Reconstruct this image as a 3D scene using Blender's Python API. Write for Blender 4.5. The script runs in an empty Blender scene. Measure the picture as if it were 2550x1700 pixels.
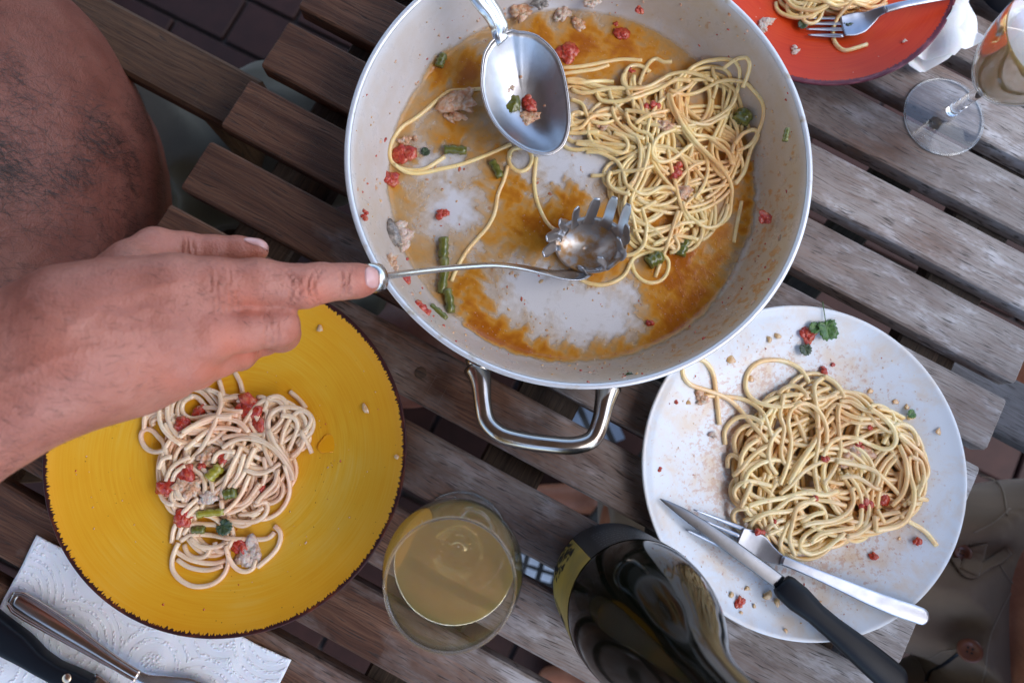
import bpy, bmesh, math, random
import numpy as np
from mathutils import Vector, Matrix, noise as mnoise
from mathutils.bvhtree import BVHTree
random.seed(7); RNG = np.random.default_rng(7)
R = math.radians
SC = bpy.context.scene
COL = SC.collection

# ------------------------------------------------------------------ camera
HC = 0.51975                      # camera height above the table top (table top is z = 0)
BW = np.array([[0.99900960, 0.00635709, 0.04403858],
               [0.0, -0.98974119, 0.14287192],
               [0.04449505, -0.14273042, -0.98876095]])   # camera frame (right, down, forward) -> world
cam = bpy.data.cameras.new('camera'); co = bpy.data.objects.new('camera', cam); COL.objects.link(co)
m = Matrix([[BW[0][0], -BW[0][1], -BW[0][2], 0], [BW[1][0], -BW[1][1], -BW[1][2], 0],
            [BW[2][0], -BW[2][1], -BW[2][2], HC], [0, 0, 0, 1]])
co.matrix_world = m
cam.sensor_width = 36; cam.lens = 36 * 1700 / 2550; cam.clip_start = 0.01; cam.clip_end = 800
cam.dof.use_dof = True; cam.dof.focus_distance = 0.47; cam.dof.aperture_fstop = 6.0
SC.camera = co
# ------------------------------------------------------------------ light
SUN_EL, SUN_AZ = R(52), R(-22)    # azimuth measured from +x towards +y
w = bpy.data.worlds.new('World'); SC.world = w; w.use_nodes = True
nt = w.node_tree; nt.nodes.clear()
sky = nt.nodes.new('ShaderNodeTexSky'); sky.sky_type = 'NISHITA'; sky.sun_disc = False
sky.sun_elevation = SUN_EL; sky.sun_rotation = R(90) - SUN_AZ
bg = nt.nodes.new('ShaderNodeBackground'); bg.inputs[1].default_value = 0.15
wo = nt.nodes.new('ShaderNodeOutputWorld')
nt.links.new(sky.outputs[0], bg.inputs[0]); nt.links.new(bg.outputs[0], wo.inputs[0])
sl = bpy.data.lights.new('sun', 'SUN'); so = bpy.data.objects.new('sun', sl); COL.objects.link(so)
sl.energy = 0.62; sl.angle = R(60); sl.color = (1.0, 0.98, 0.95)
sd = Vector((math.cos(SUN_EL) * math.cos(SUN_AZ), math.cos(SUN_EL) * math.sin(SUN_AZ), math.sin(SUN_EL)))
so.rotation_euler = sd.to_track_quat('Z', 'Y').to_euler()
SC.view_settings.view_transform = 'Standard'; SC.view_settings.look = 'None'
SC.view_settings.exposure = 1.48; SC.view_settings.gamma = 1.0; SC.view_settings.use_curve_mapping = False
SC.cycles.max_bounces = 10; SC.cycles.transparent_max_bounces = 16
SC.cycles.caustics_refractive = False; SC.cycles.caustics_reflective = False

# ------------------------------------------------------------------ helpers
def P(x, y, z=0.0):
    """the world point at height z seen at photo pixel (x, y) of 2550 x 1700"""
    d = BW @ np.array([x - 1275.0, y - 850.0, 1700.0]); t = (z - HC) / d[2]
    return np.array([d[0] * t, d[1] * t, z])
def S(x, y, z):
    """photo pixels per metre there"""
    d = BW @ np.array([x - 1275.0, y - 850.0, 1700.0]); t = (z - HC) / d[2]
    return 1.0 / t
def fr(pts, ox, oy, sc):
    return [(ox + a / sc, oy + b / sc) for a, b in pts]

def tag(o, label=None, cat=None, group=None, kind=None):
    if label: o['label'] = label
    if cat: o['category'] = cat
    if group: o['group'] = group
    if kind: o['kind'] = kind
    return o
def thing(name, label, cat, loc=(0, 0, 0), group=None, rz=0.0):
    o = bpy.data.objects.new(name, None); COL.objects.link(o); o.location = loc; o.rotation_euler = (0, 0, rz)
    o.empty_display_size = 0.02
    return tag(o, label, cat, group)
def wloc(o):
    v = Vector((0, 0, 0))
    while o: v = v + Vector(o.location); o = o.parent
    return np.array(v)
def mk(name, verts, faces, mat=None, parent=None, smooth=True, attr=None, mats=None, midx=None):
    V = np.asarray(verts, float)
    if parent is not None: org = wloc(parent); loc = (0, 0, 0)
    else:
        org = np.array([V[:, 0].mean(), V[:, 1].mean(), V[:, 2].min()]); loc = org
    me = bpy.data.meshes.new(name)
    V = V - org
    if isinstance(faces, np.ndarray) and faces.ndim == 2:
        nf, k = faces.shape
        me.vertices.add(len(V)); me.vertices.foreach_set('co', V.astype(np.float32).ravel())
        me.loops.add(nf * k); me.loops.foreach_set('vertex_index', faces.astype(np.int32).ravel())
        me.polygons.add(nf); me.polygons.foreach_set('loop_start', np.arange(0, nf * k, k, dtype=np.int32))
        me.update(calc_edges=True)
    else:
        me.from_pydata(V.tolist(), [], [list(map(int, f)) for f in faces])
    if smooth: me.polygons.foreach_set('use_smooth', [True] * len(me.polygons))
    for mm in (mats or ([mat] if mat else [])): me.materials.append(mm)
    if midx is not None: me.polygons.foreach_set('material_index', np.asarray(midx, np.int32))
    if attr is not None:
        for k_, a_ in attr.items():
            at = me.attributes.new(k_, 'FLOAT', 'POINT'); at.data.foreach_set('value', np.asarray(a_, np.float32))
    me.update()
    o = bpy.data.objects.new(name, me); COL.objects.link(o); o.location = loc
    if parent is not None: o.parent = parent
    return o
class MB:
    def __init__(s): s.v = []; s.f = []; s.n = 0
    def add(s, v, f):
        v = np.asarray(v, float); s.v.append(v); s.f += [[i + s.n for i in q] for q in f]; s.n += len(v); return s
    def make(s, name, mat, parent=None, smooth=True, **k): return mk(name, np.vstack(s.v), s.f, mat, parent, smooth, **k)
def norm(a): a = np.asarray(a, float); return a / (np.linalg.norm(a) + 1e-12)
def catmull(pts, step):
    p = np.asarray(pts, float)
    if len(p) == 2: p = np.array([p[0], (p[0] + p[1]) / 2, p[1]])
    q = np.vstack([2 * p[0] - p[1], p, 2 * p[-1] - p[-2]]); out = []
    for i in range(1, len(q) - 2):
        n = max(2, int(np.linalg.norm(q[i + 1] - q[i]) / step))
        t = np.linspace(0, 1, n, endpoint=False)[:, None]
        out.append(0.5 * ((2 * q[i]) + (-q[i - 1] + q[i + 1]) * t + (2 * q[i - 1] - 5 * q[i] + 4 * q[i + 1] - q[i + 2]) * t ** 2 +
                          (-q[i - 1] + 3 * q[i] - 3 * q[i + 1] + q[i + 2]) * t ** 3))
    out.append(p[-1:]); return np.vstack(out)
def tube(pts, r, sides=8, caps=True):
    p = np.asarray(pts, float); n = len(p); r = np.broadcast_to(np.asarray(r, float), (n,))
    t = np.gradient(p, axis=0); t /= (np.linalg.norm(t, axis=1)[:, None] + 1e-12)
    up = np.array([0, 0, 1.0]) if abs(t[0][2]) < 0.9 else np.array([1.0, 0, 0])
    a = np.linspace(0, 2 * np.pi, sides, endpoint=False); V = []
    nrm = norm(np.cross(t[0], up))
    for i in range(n):
        nrm = norm(nrm - t[i] * np.dot(nrm, t[i])); b = np.cross(t[i], nrm)
        V.append(p[i] + r[i] * (np.cos(a)[:, None] * nrm + np.sin(a)[:, None] * b))
    V = np.vstack(V); F = []
    for i in range(n - 1):
        for j in range(sides):
            k = (j + 1) % sides; F.append([i * sides + j, i * sides + k, (i + 1) * sides + k, (i + 1) * sides + j])
    if caps: F.append(list(range(sides))[::-1]); F.append([(n - 1) * sides + j for j in range(sides)])
    return V, F
def box(cx, cy, cz, sx, sy, sz, bev=0.0):
    """box with the four long edges and the ends chamfered"""
    x, y, z = sx / 2, sy / 2, sz / 2; b = bev
    if b <= 0:
        V = [(i * x, j * y, k * z) for i in (-1, 1) for j in (-1, 1) for k in (-1, 1)]
        F = [[0, 1, 3, 2], [4, 6, 7, 5], [0, 4, 5, 1], [2, 3, 7, 6], [0, 2, 6, 4], [1, 5, 7, 3]]
        return np.array(V) + [cx, cy, cz], F
    sec = lambda q: [(-y + q, -z), (y - q, -z), (y, -z + q), (y, z - q), (y - q, z), (-y + q, z), (-y, z - q), (-y, -z + q)]
    def ring(xx, s): return [(xx, a * s[0], c * s[1]) for a, c in sec(b)]
    V = ring(-x, ((y - b) / y, (z - b) / z)) + ring(-x + b, (1, 1)) + ring(x - b, (1, 1)) + ring(x, ((y - b) / y, (z - b) / z))
    F = [[i * 8 + j, (i + 1) * 8 + j, (i + 1) * 8 + (j + 1) % 8, i * 8 + (j + 1) % 8][::-1] for i in range(3) for j in range(8)]
    F += [list(range(8)), list(range(24, 32))[::-1]]
    F = [f[::-1] for f in F]
    return np.array(V) + [cx, cy, cz], F
def lathe(prof, c, seg=96, closed=False, jit=None):
    """revolve (r, z) points about the vertical through c"""
    a = np.linspace(0, 2 * np.pi, seg, endpoint=False); V = []
    for r, z in prof:
        V.append(np.c_[c[0] + r * np.cos(a), c[1] + r * np.sin(a), np.full(seg, c[2] + z)])
    n = len(prof); F = []
    for i in range(n if closed else n - 1):
        i2 = (i + 1) % n
        for j in range(seg):
            k = (j + 1) % seg; F.append([i * seg + j, i * seg + k, i2 * seg + k, i2 * seg + j])
    return np.vstack(V), np.array(F)
def smoothprof(pts, n=6):
    q = catmull([(a, 0, b) for a, b in pts], 1e9)
    p = np.asarray(pts, float); out = []
    q = np.vstack([2 * p[0] - p[1], p, 2 * p[-1] - p[-2]])
    for i in range(1, len(q) - 2):
        for t in np.linspace(0, 1, n, endpoint=False):
            out.append(0.5 * ((2 * q[i]) + (-q[i - 1] + q[i + 1]) * t + (2 * q[i - 1] - 5 * q[i] + 4 * q[i + 1] - q[i + 2]) * t * t +
                              (-q[i - 1] + 3 * q[i] - 3 * q[i + 1] + q[i + 2]) * t ** 3))
    out.append(p[-1]); return [(max(a, 0.00005), b) for a, b in out]
def ribbon(pts, wid, thk, up=(0, 0, 1), nsec=10, cup=0.0, power=2.6, roundend=False):
    """loft a flat superellipse section along pts; wid/thk full sizes; cup bends the section edges up"""
    p = np.asarray(pts, float); n = len(p)
    wid = np.broadcast_to(np.asarray(wid, float), (n,)); thk = np.broadcast_to(np.asarray(thk, float), (n,)); cup = np.broadcast_to(np.asarray(cup, float), (n,))
    t = np.gradient(p, axis=0); V = []
    ups = np.asarray(up, float)
    if ups.ndim == 1: ups = np.tile(ups, (n, 1))
    a = np.linspace(0, 2 * np.pi, nsec, endpoint=False)
    ca = np.sign(np.cos(a)) * np.abs(np.cos(a)) ** (2 / power); sa = np.sign(np.sin(a)) * np.abs(np.sin(a)) ** (2 / power)
    for i in range(n):
        T = norm(t[i]); s = norm(np.cross(T, ups[i])); u = np.cross(s, T)
        V.append(p[i] + (ca * wid[i] / 2)[:, None] * s + (sa * thk[i] / 2 + cup[i] * ca ** 2)[:, None] * u)
    F = [[i * nsec + j, i * nsec + (j + 1) % nsec, (i + 1) * nsec + (j + 1) % nsec, (i + 1) * nsec + j] for i in range(n - 1) for j in range(nsec)]
    F.append(list(range(nsec))[::-1]); F.append([(n - 1) * nsec + j for j in range(nsec)])
    return np.vstack(V), F
def interp(vals, n):
    vals = np.asarray(vals, float); x = np.linspace(0, 1, len(vals)); X = np.linspace(0, 1, n)
    if vals.ndim == 1: return np.interp(X, x, vals)
    return np.stack([np.interp(X, x, vals[:, k]) for k in range(vals.shape[1])], 1)
def resample(pts, n):
    q = catmull(pts, max(1e-4, np.linalg.norm(np.diff(np.asarray(pts, float), axis=0), axis=1).sum() / (n * 4)))
    s = np.r_[0, np.cumsum(np.linalg.norm(np.diff(q, axis=0), axis=1))]; X = np.linspace(0, s[-1], n)
    return np.stack([np.interp(X, s, q[:, k]) for k in range(q.shape[1])], 1)

# ------------------------------------------------------------------ material helper
class G:
    def __init__(s, name):
        s.m = bpy.data.materials.new(name); s.m.use_nodes = True; s.t = s.m.node_tree; s.t.nodes.clear()
        s.out = s.t.nodes.new('ShaderNodeOutputMaterial'); s.tc = s.t.nodes.new('ShaderNodeTexCoord')
        s.b = s.t.nodes.new('ShaderNodeBsdfPrincipled'); s.t.links.new(s.b.outputs[0], s.out.inputs[0])
    def put(s, sock, v):
        if isinstance(v, bpy.types.NodeSocket): s.t.links.new(v, sock)
        elif isinstance(v, (tuple, list)) and len(v) == 3 and sock.type == 'RGBA': sock.default_value = (*v, 1)
        else: sock.default_value = v
    def set(s, **k):
        for a, v in k.items(): s.put(s.b.inputs[a.replace('_', ' ')], v)
        return s
    @property
    def obj(s): return s.tc.outputs['Object']
    @property
    def gen(s): return s.tc.outputs['Generated']
    def map(s, v, scale=(1, 1, 1), loc=(0, 0, 0), rot=(0, 0, 0)):
        n = s.t.nodes.new('ShaderNodeMapping'); s.put(n.inputs[0], v); n.inputs[1].default_value = loc; n.inputs[2].default_value = rot; n.inputs[3].default_value = scale
        return n.outputs[0]
    def noise(s, scale, detail=4, rough=0.55, vec=None, dist=0.0, col=False):
        n = s.t.nodes.new('ShaderNodeTexNoise'); s.put(n.inputs['Vector'], vec or s.obj); s.put(n.inputs['Scale'], scale)
        n.inputs['Detail'].default_value = detail; n.inputs['Roughness'].default_value = rough; n.inputs['Distortion'].default_value = dist
        return n.outputs[1 if col else 0]
    def vor(s, scale, vec=None, feature='F1', out=0):
        n = s.t.nodes.new('ShaderNodeTexVoronoi'); n.feature = feature; s.put(n.inputs['Vector'], vec or s.obj); s.put(n.inputs['Scale'], scale); return n.outputs[out]
    def wave(s, scale, dist=0, vec=None, detail=2, bands='X'):
        n = s.t.nodes.new('ShaderNodeTexWave'); n.bands_direction = bands; s.put(n.inputs['Vector'], vec or s.obj); s.put(n.inputs['Scale'], scale); n.inputs['Distortion'].default_value = dist; n.inputs['Detail'].default_value = detail
        return n.outputs['Fac']
    def ramp(s, f, stops, interp='LINEAR'):
        n = s.t.nodes.new('ShaderNodeValToRGB'); s.put(n.inputs[0], f); n.color_ramp.interpolation = interp
        e = n.color_ramp.elements
        while len(e) < len(stops): e.new(0.5)
        for i, (p, c) in enumerate(stops):
            e[i].position = p; e[i].color = (*c, 1) if isinstance(c, (tuple, list)) else (c, c, c, 1)
        return n.outputs[0]
    def mix(s, f, a, b, mode='MIX'):
        n = s.t.nodes.new('ShaderNodeMix'); n.data_type = 'RGBA'; n.blend_type = mode
        s.put(n.inputs[0], f); s.put(n.inputs[6], a if not isinstance(a, (int, float)) else (a, a, a)); s.put(n.inputs[7], b if not isinstance(b, (int, float)) else (b, b, b)); return n.outputs[2]
    def ma(s, op, a, b=0.0, c=0.0, clamp=False):
        n = s.t.nodes.new('ShaderNodeMath'); n.operation = op; n.use_clamp = clamp
        s.put(n.inputs[0], a); s.put(n.inputs[1], b); s.put(n.inputs[2], c); return n.outputs[0]
    def sep(s, v):
        n = s.t.nodes.new('ShaderNodeSeparateXYZ'); s.put(n.inputs[0], v); return n.outputs
    def comb(s, x, y, z):
        n = s.t.nodes.new('ShaderNodeCombineXYZ'); s.put(n.inputs[0], x); s.put(n.inputs[1], y); s.put(n.inputs[2], z); return n.outputs[0]
    def attr(s, name):
        n = s.t.nodes.new('ShaderNodeAttribute'); n.attribute_name = name; return n.outputs['Fac']
    def bump(s, h, strength=0.3, dist=0.001, nrm=None):
        n = s.t.nodes.new('ShaderNodeBump'); n.inputs['Strength'].default_value = strength; n.inputs['Distance'].default_value = dist
        s.put(n.inputs['Height'], h)
        if nrm: s.put(n.inputs['Normal'], nrm)
        s.put(s.b.inputs['Normal'], n.outputs[0]); return n.outputs[0]
    def rnd(s):
        n = s.t.nodes.new('ShaderNodeObjectInfo'); return n.outputs['Random']
    def step(s, v, lo, hi):
        n = s.t.nodes.new('ShaderNodeMapRange'); s.put(n.inputs[0], v); s.put(n.inputs[1], lo); s.put(n.inputs[2], hi); return n.outputs[0]
M = {}
def simple(name, col, rough=0.5, metal=0.0, **k):
    g = G(name); g.set(Base_Color=col, Roughness=rough, Metallic=metal, **k); M[name] = g.m; return g

# weathered slat wood: the boards run along local x
def wood(name, browns, greys, bias):
    g = G(name); rn = g.rnd(); off = g.comb(g.ma('MULTIPLY', rn, 37.0), g.ma('MULTIPLY', rn, 11.0), 0.0)
    va = g.t.nodes.new('ShaderNodeVectorMath'); g.put(va.inputs[0], g.obj); g.put(va.inputs[1], off); v = va.outputs[0]
    warp = g.noise(7, 3, 0.5, g.map(v, (1, 5, 1)))
    vw = g.t.nodes.new('ShaderNodeVectorMath'); g.put(vw.inputs[0], v); g.put(vw.inputs[1], g.comb(0.0, g.ma('MULTIPLY', warp, 0.02), 0.0)); v2 = vw.outputs[0]
    fib = g.noise(1.0, 5, 0.65, g.map(v2, (15, 760, 400)))
    fib2 = g.noise(1.0, 3, 0.6, g.map(v2, (60, 1500, 700)))
    band = g.noise(1.0, 3, 0.55, g.map(v2, (4, 60, 20)))
    pores = g.step(g.noise(1.0, 2, 0.5, g.map(v2, (60, 1150, 300))), 0.57, 0.68)
    patch = g.noise(14, 5, 0.62, g.map(v, (0.7, 1.3, 1)))
    sx = g.sep(g.obj)
    br = g.ramp(band, [(0.30, browns[0]), (0.52, browns[1]), (0.75, browns[2])])
    br = g.mix(g.step(fib, 0.35, 0.7), br, (browns[0][0] * 0.55, browns[0][1] * 0.52, browns[0][2] * 0.5))
    gr = g.ramp(fib, [(0.3, greys[0]), (0.5, greys[1]), (0.72, greys[2])])
    gr = g.mix(g.step(g.noise(30, 4, 0.7, g.map(v, (0.6, 1.6, 1))), 0.52, 0.62), gr, greys[3])
    gr = g.mix(g.ma('MULTIPLY', g.step(g.noise(20, 5, 0.7, g.map(v, (0.5, 1.9, 1), (3, 5, 1))), 0.55, 0.64), 0.7), gr, greys[0])
    f = g.ma('ADD', g.ma('MULTIPLY', sx[0], 1.7), g.ma('ADD', g.ma('MULTIPLY', g.ma('SUBTRACT', patch, 0.5), 1.9), bias), clamp=True)
    c = g.mix(f, br, gr)
    c = g.mix(g.ma('MULTIPLY', pores, 0.75), c, (0.02, 0.015, 0.012))
    # scratches and pale scuffs
    scr = g.step(g.noise(1.0, 2, 0.4, g.map(v, (900, 26, 10), rot=(0, 0, 0.5))), 0.70, 0.74)
    c = g.mix(g.ma('MULTIPLY', scr, 0.07), c, (0.42, 0.40, 0.38))
    spk = g.step(g.vor(240, v), 0.10, 0.04)
    c = g.mix(g.ma('MULTIPLY', spk, g.step(patch, 0.5, 0.65)), c, (0.03, 0.025, 0.03))
    c = g.mix(1.0, c, g.ramp(rn, [(0.0, 0.82), (1.0, 1.12)]), 'MULTIPLY')
    # end grain / side darkening by dirt where rain sits
    g.set(Base_Color=c, Roughness=g.ramp(fib, [(0.2, 0.55), (0.8, 0.8)]), Specular_IOR_Level=0.35)
    h = g.ma('ADD', g.ma('ADD', g.ma('MULTIPLY', fib, 0.7), g.ma('MULTIPLY', fib2, 0.3)), g.ma('MULTIPLY', pores, -0.8))
    g.bump(h, 0.55, 0.0006); M[name] = g.m; return g
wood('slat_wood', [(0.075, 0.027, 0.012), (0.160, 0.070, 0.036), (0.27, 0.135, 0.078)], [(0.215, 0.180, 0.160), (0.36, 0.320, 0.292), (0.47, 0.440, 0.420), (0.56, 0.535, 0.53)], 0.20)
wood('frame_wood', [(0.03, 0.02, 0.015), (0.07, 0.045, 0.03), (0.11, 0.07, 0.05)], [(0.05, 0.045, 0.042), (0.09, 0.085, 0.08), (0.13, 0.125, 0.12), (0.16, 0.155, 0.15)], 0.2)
wood('chair_wood', [(0.07, 0.035, 0.018), (0.13, 0.065, 0.032), (0.19, 0.105, 0.055)], [(0.08, 0.07, 0.06), (0.13, 0.115, 0.10), (0.18, 0.165, 0.15), (0.22, 0.21, 0.2)], 0.1)
wood('grey_chair_wood', [(0.14, 0.13, 0.13), (0.2, 0.19, 0.2), (0.26, 0.25, 0.27)], [(0.14, 0.145, 0.16), (0.2, 0.21, 0.23), (0.27, 0.28, 0.31), (0.3, 0.31, 0.34)], 0.6)
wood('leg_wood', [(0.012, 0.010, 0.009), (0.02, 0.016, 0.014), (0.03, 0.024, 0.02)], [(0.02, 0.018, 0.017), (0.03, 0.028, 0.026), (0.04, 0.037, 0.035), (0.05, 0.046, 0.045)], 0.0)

def steel(name, col=(0.62, 0.61, 0.60), rough=0.2, brush=None, bs=0.15):
    g = G(name); n = g.noise(900, 3, 0.6, g.map(g.obj, brush) if brush else g.obj)
    sm = g.noise(60, 4, 0.6)
    g.set(Base_Color=g.mix(g.step(sm, 0.5, 0.75), col, tuple(c * 0.8 for c in col)), Metallic=1.0, Roughness=g.ramp(sm, [(0.3, rough), (0.75, rough + 0.12)]))
    g.bump(n, bs, 0.0002); M[name] = g.m; return g
steel('steel'); steel('dull_steel', (0.52, 0.52, 0.53), 0.30, None, 0.5); _d = M['dull_steel'].node_tree; steel('handle_steel', (0.50, 0.45, 0.40), 0.16)
steel('fork_steel', (0.42, 0.44, 0.49), 0.27); steel('bronze_steel', (0.62, 0.50, 0.42), 0.16)
g = simple('aluminium', (0.78, 0.78, 0.79), 0.36, 0.35); g.bump(g.noise(500, 3), 0.2, 0.0003)
g.set(Base_Color=g.mix(g.step(g.noise(38, 4, 0.6), 0.60, 0.68), (0.76, 0.76, 0.78), (0.52, 0.42, 0.28)))

g = steel('saucy_steel', (0.52, 0.50, 0.48), 0.34); k_ = g.step(g.noise(95, 4, 0.6), 0.40, 0.60)
g.set(Base_Color=g.mix(k_, (0.42, 0.22, 0.07), (0.50, 0.49, 0.48)), Metallic=g.ma('ADD', g.ma('MULTIPLY', k_, 0.75), 0.25))
# pan coating: cream-grey ceramic with cooked-on smears and painted wall shade; attribute 'stain'
g = G('pan_coating'); st = g.attr('stain')
co_ = g.comb(g.ma('MULTIPLY', g.attr('ca'), 7.0), g.ma('MULTIPLY', g.attr('rr'), 260.0), g.ma('MULTIPLY', g.attr('sa'), 7.0))
sm = g.noise(1.0, 5, 0.65, co_, dist=0.6); sm2 = g.noise(70, 5, 0.7)
fk = g.noise(190, 3, 0.6)
f = g.ma('MULTIPLY', st, g.ma('ADD', g.ma('MULTIPLY', sm, 1.1), g.ma('MULTIPLY', sm2, 0.9)))
oil = g.ma('MULTIPLY', g.step(st, 0.30, 0.95), g.ma('ADD', 0.45, g.ma('MULTIPLY', sm2, 0.6)), clamp=True)  # 'oil' is the oil film plus shade painted on the lower right wall
base = g.mix(g.step(g.vor(1500), 0.22, 0.1), (0.66, 0.645, 0.65), (0.45, 0.42, 0.40))
base = g.mix(g.ma('MULTIPLY', oil, 0.95), base, (0.36, 0.215, 0.115))
c = g.mix(g.ma('MULTIPLY', g.step(f, 0.22, 0.85), 0.7), base, (0.50, 0.35, 0.20))
c = g.mix(g.ma('MULTIPLY', g.step(g.ma('MULTIPLY', fk, g.ma('ADD', f, 0.20)), 0.60, 0.74), 0.9), c, (0.48, 0.22, 0.07))
g.set(Base_Color=c, Roughness=g.ramp(sm2, [(0.3, 0.22), (0.7, 0.42)]), Specular_IOR_Level=0.55)
g.bump(g.ma('ADD', g.ma('MULTIPLY', sm2, 0.4), g.step(g.ma('MULTIPLY', fk, g.ma('ADD', f, 0.20)), 0.60, 0.74)), 0.25, 0.0006); M['pan_coating'] = g.m

# sauce film: thickness in attribute 'amount'
g = G('sauce'); am = g.attr('amount'); n1 = g.noise(24, 8, 0.68, dist=1.4); n2 = g.noise(150, 5, 0.65, dist=0.4)
a = g.ma('ADD', am, g.ma('ADD', g.ma('MULTIPLY', g.ma('SUBTRACT', n1, 0.5), 0.85), g.ma('MULTIPLY', g.ma('SUBTRACT', n2, 0.5), 0.30)))
col = g.ramp(a, [(0.15, (0.66, 0.47, 0.26)), (0.40, (0.64, 0.37, 0.12)), (0.70, (0.58, 0.23, 0.020)), (1.0, (0.42, 0.115, 0.006))])
spk = g.step(g.vor(300), 0.20, 0.10); spk = g.ma('MULTIPLY', spk, g.step(n1, 0.45, 0.6))
col = g.mix(g.ma('MULTIPLY', spk, 0.7), col, (0.62, 0.40, 0.26))
spr = g.ma('MULTIPLY', g.step(g.vor(130), 0.10, 0.06), g.step(n2, 0.5, 0.6)); col = g.mix(g.ma('MULTIPLY', spr, 0.8), col, (0.5, 0.06, 0.02))
g.set(Base_Color=col, Roughness=0.08, Alpha=g.ma('MULTIPLY', g.step(a, 0.04, 0.62), 0.93), Subsurface_Weight=0.0, Specular_IOR_Level=0.38)
g.bump(g.ma('ADD', g.ma('ADD', g.step(a, 0.1, 0.4), g.ma('MULTIPLY', n2, 0.5)), g.ma('MULTIPLY', spk, 0.5)), 0.7, 0.0016); M['sauce'] = g.m

def pasta_mat(name, c0, c1, c2, st=0.5):
    g = G(name); n = g.noise(120, 3, 0.6); n2 = g.noise(28, 3, 0.6); n3 = g.noise(420, 3, 0.7)
    rn = g.rnd()
    c = g.ramp(n, [(0.3, c0), (0.7, c1)]); c = g.mix(g.ma('MULTIPLY', g.step(n2, 0.48, 0.66), st), c, c2)
    c = g.mix(g.ma('MULTIPLY', g.step(n3, 0.64, 0.7), 0.75), c, (0.62, 0.16, 0.05))
    c = g.mix(1.0, c, g.ramp(rn, [(0, 0.86), (1, 1.08)]), 'MULTIPLY')
    g.set(Base_Color=c, Roughness=0.24, Subsurface_Weight=0.4, Subsurface_Radius=(0.6, 0.5, 0.3), Subsurface_Scale=0.0014, Specular_IOR_Level=0.55, Coat_Weight=0.5, Coat_Roughness=0.10)
    g.bump(g.ma('ADD', n, g.ma('MULTIPLY', n3, 0.3)), 0.13, 0.0005); M[name] = g.m
pasta_mat('pasta_pan', (0.92, 0.66, 0.27), (0.95, 0.76, 0.39), (0.88, 0.46, 0.16), 0.65)
pasta_mat('pasta_white', (0.95, 0.67, 0.30), (0.97, 0.77, 0.43), (0.92, 0.50, 0.20), 0.6)
pasta_mat('pasta_yellow', (0.88, 0.62, 0.38), (0.92, 0.72, 0.50), (0.86, 0.46, 0.27), 0.6)

def food(name, c0, c1, c2, rough=0.25, bs=0.6, sss=0.3, sc=260):
    g = G(name); n = g.noise(sc, 4, 0.6); n2 = g.noise(sc * 2.3, 3)
    g.set(Base_Color=g.ramp(n, [(0.32, c0), (0.5, c1), (0.68, c2)]), Roughness=rough, Subsurface_Weight=sss, Subsurface_Radius=(1, 0.3, 0.15), Subsurface_Scale=0.001, Coat_Weight=0.4, Coat_Roughness=0.1)
    g.bump(g.ma('ADD', n, n2), bs, 0.0012); M[name] = g.m
food('tomato', (0.36, 0.018, 0.008), (0.52, 0.050, 0.020), (0.62, 0.19, 0.09), 0.18, 0.8, 0.2, 200)
food('fish', (0.62, 0.36, 0.24), (0.72, 0.54, 0.42), (0.80, 0.70, 0.62), 0.35, 1.0)
food('fish_orange', (0.60, 0.24, 0.09), (0.70, 0.42, 0.25), (0.78, 0.62, 0.5), 0.3, 1.0)
food('fish_skin', (0.10, 0.09, 0.08), (0.25, 0.22, 0.19), (0.5, 0.42, 0.36), 0.25, 0.6, 0.1)
food('pepper', (0.075, 0.085, 0.014), (0.14, 0.145, 0.025), (0.23, 0.22, 0.06), 0.15, 0.3, 0.2, 120)
food('pepper_light', (0.25, 0.22, 0.015), (0.35, 0.30, 0.03), (0.42, 0.36, 0.06), 0.15, 0.3, 0.2)
food('parsley', (0.025, 0.075, 0.006), (0.045, 0.13, 0.010), (0.08, 0.20, 0.02), 0.35, 0.5, 0.0, 500)
food('herb', (0.014, 0.030, 0.006), (0.025, 0.050, 0.010), (0.05, 0.08, 0.02), 0.3, 0.5, 0.0, 500)
food('seed', (0.55, 0.33, 0.14), (0.66, 0.44, 0.22), (0.75, 0.56, 0.36), 0.3, 0.2)
food('oil_drop', (0.62, 0.34, 0.12), (0.66, 0.40, 0.18), (0.70, 0.46, 0.26), 0.08, 0.1, 0.2)

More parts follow.
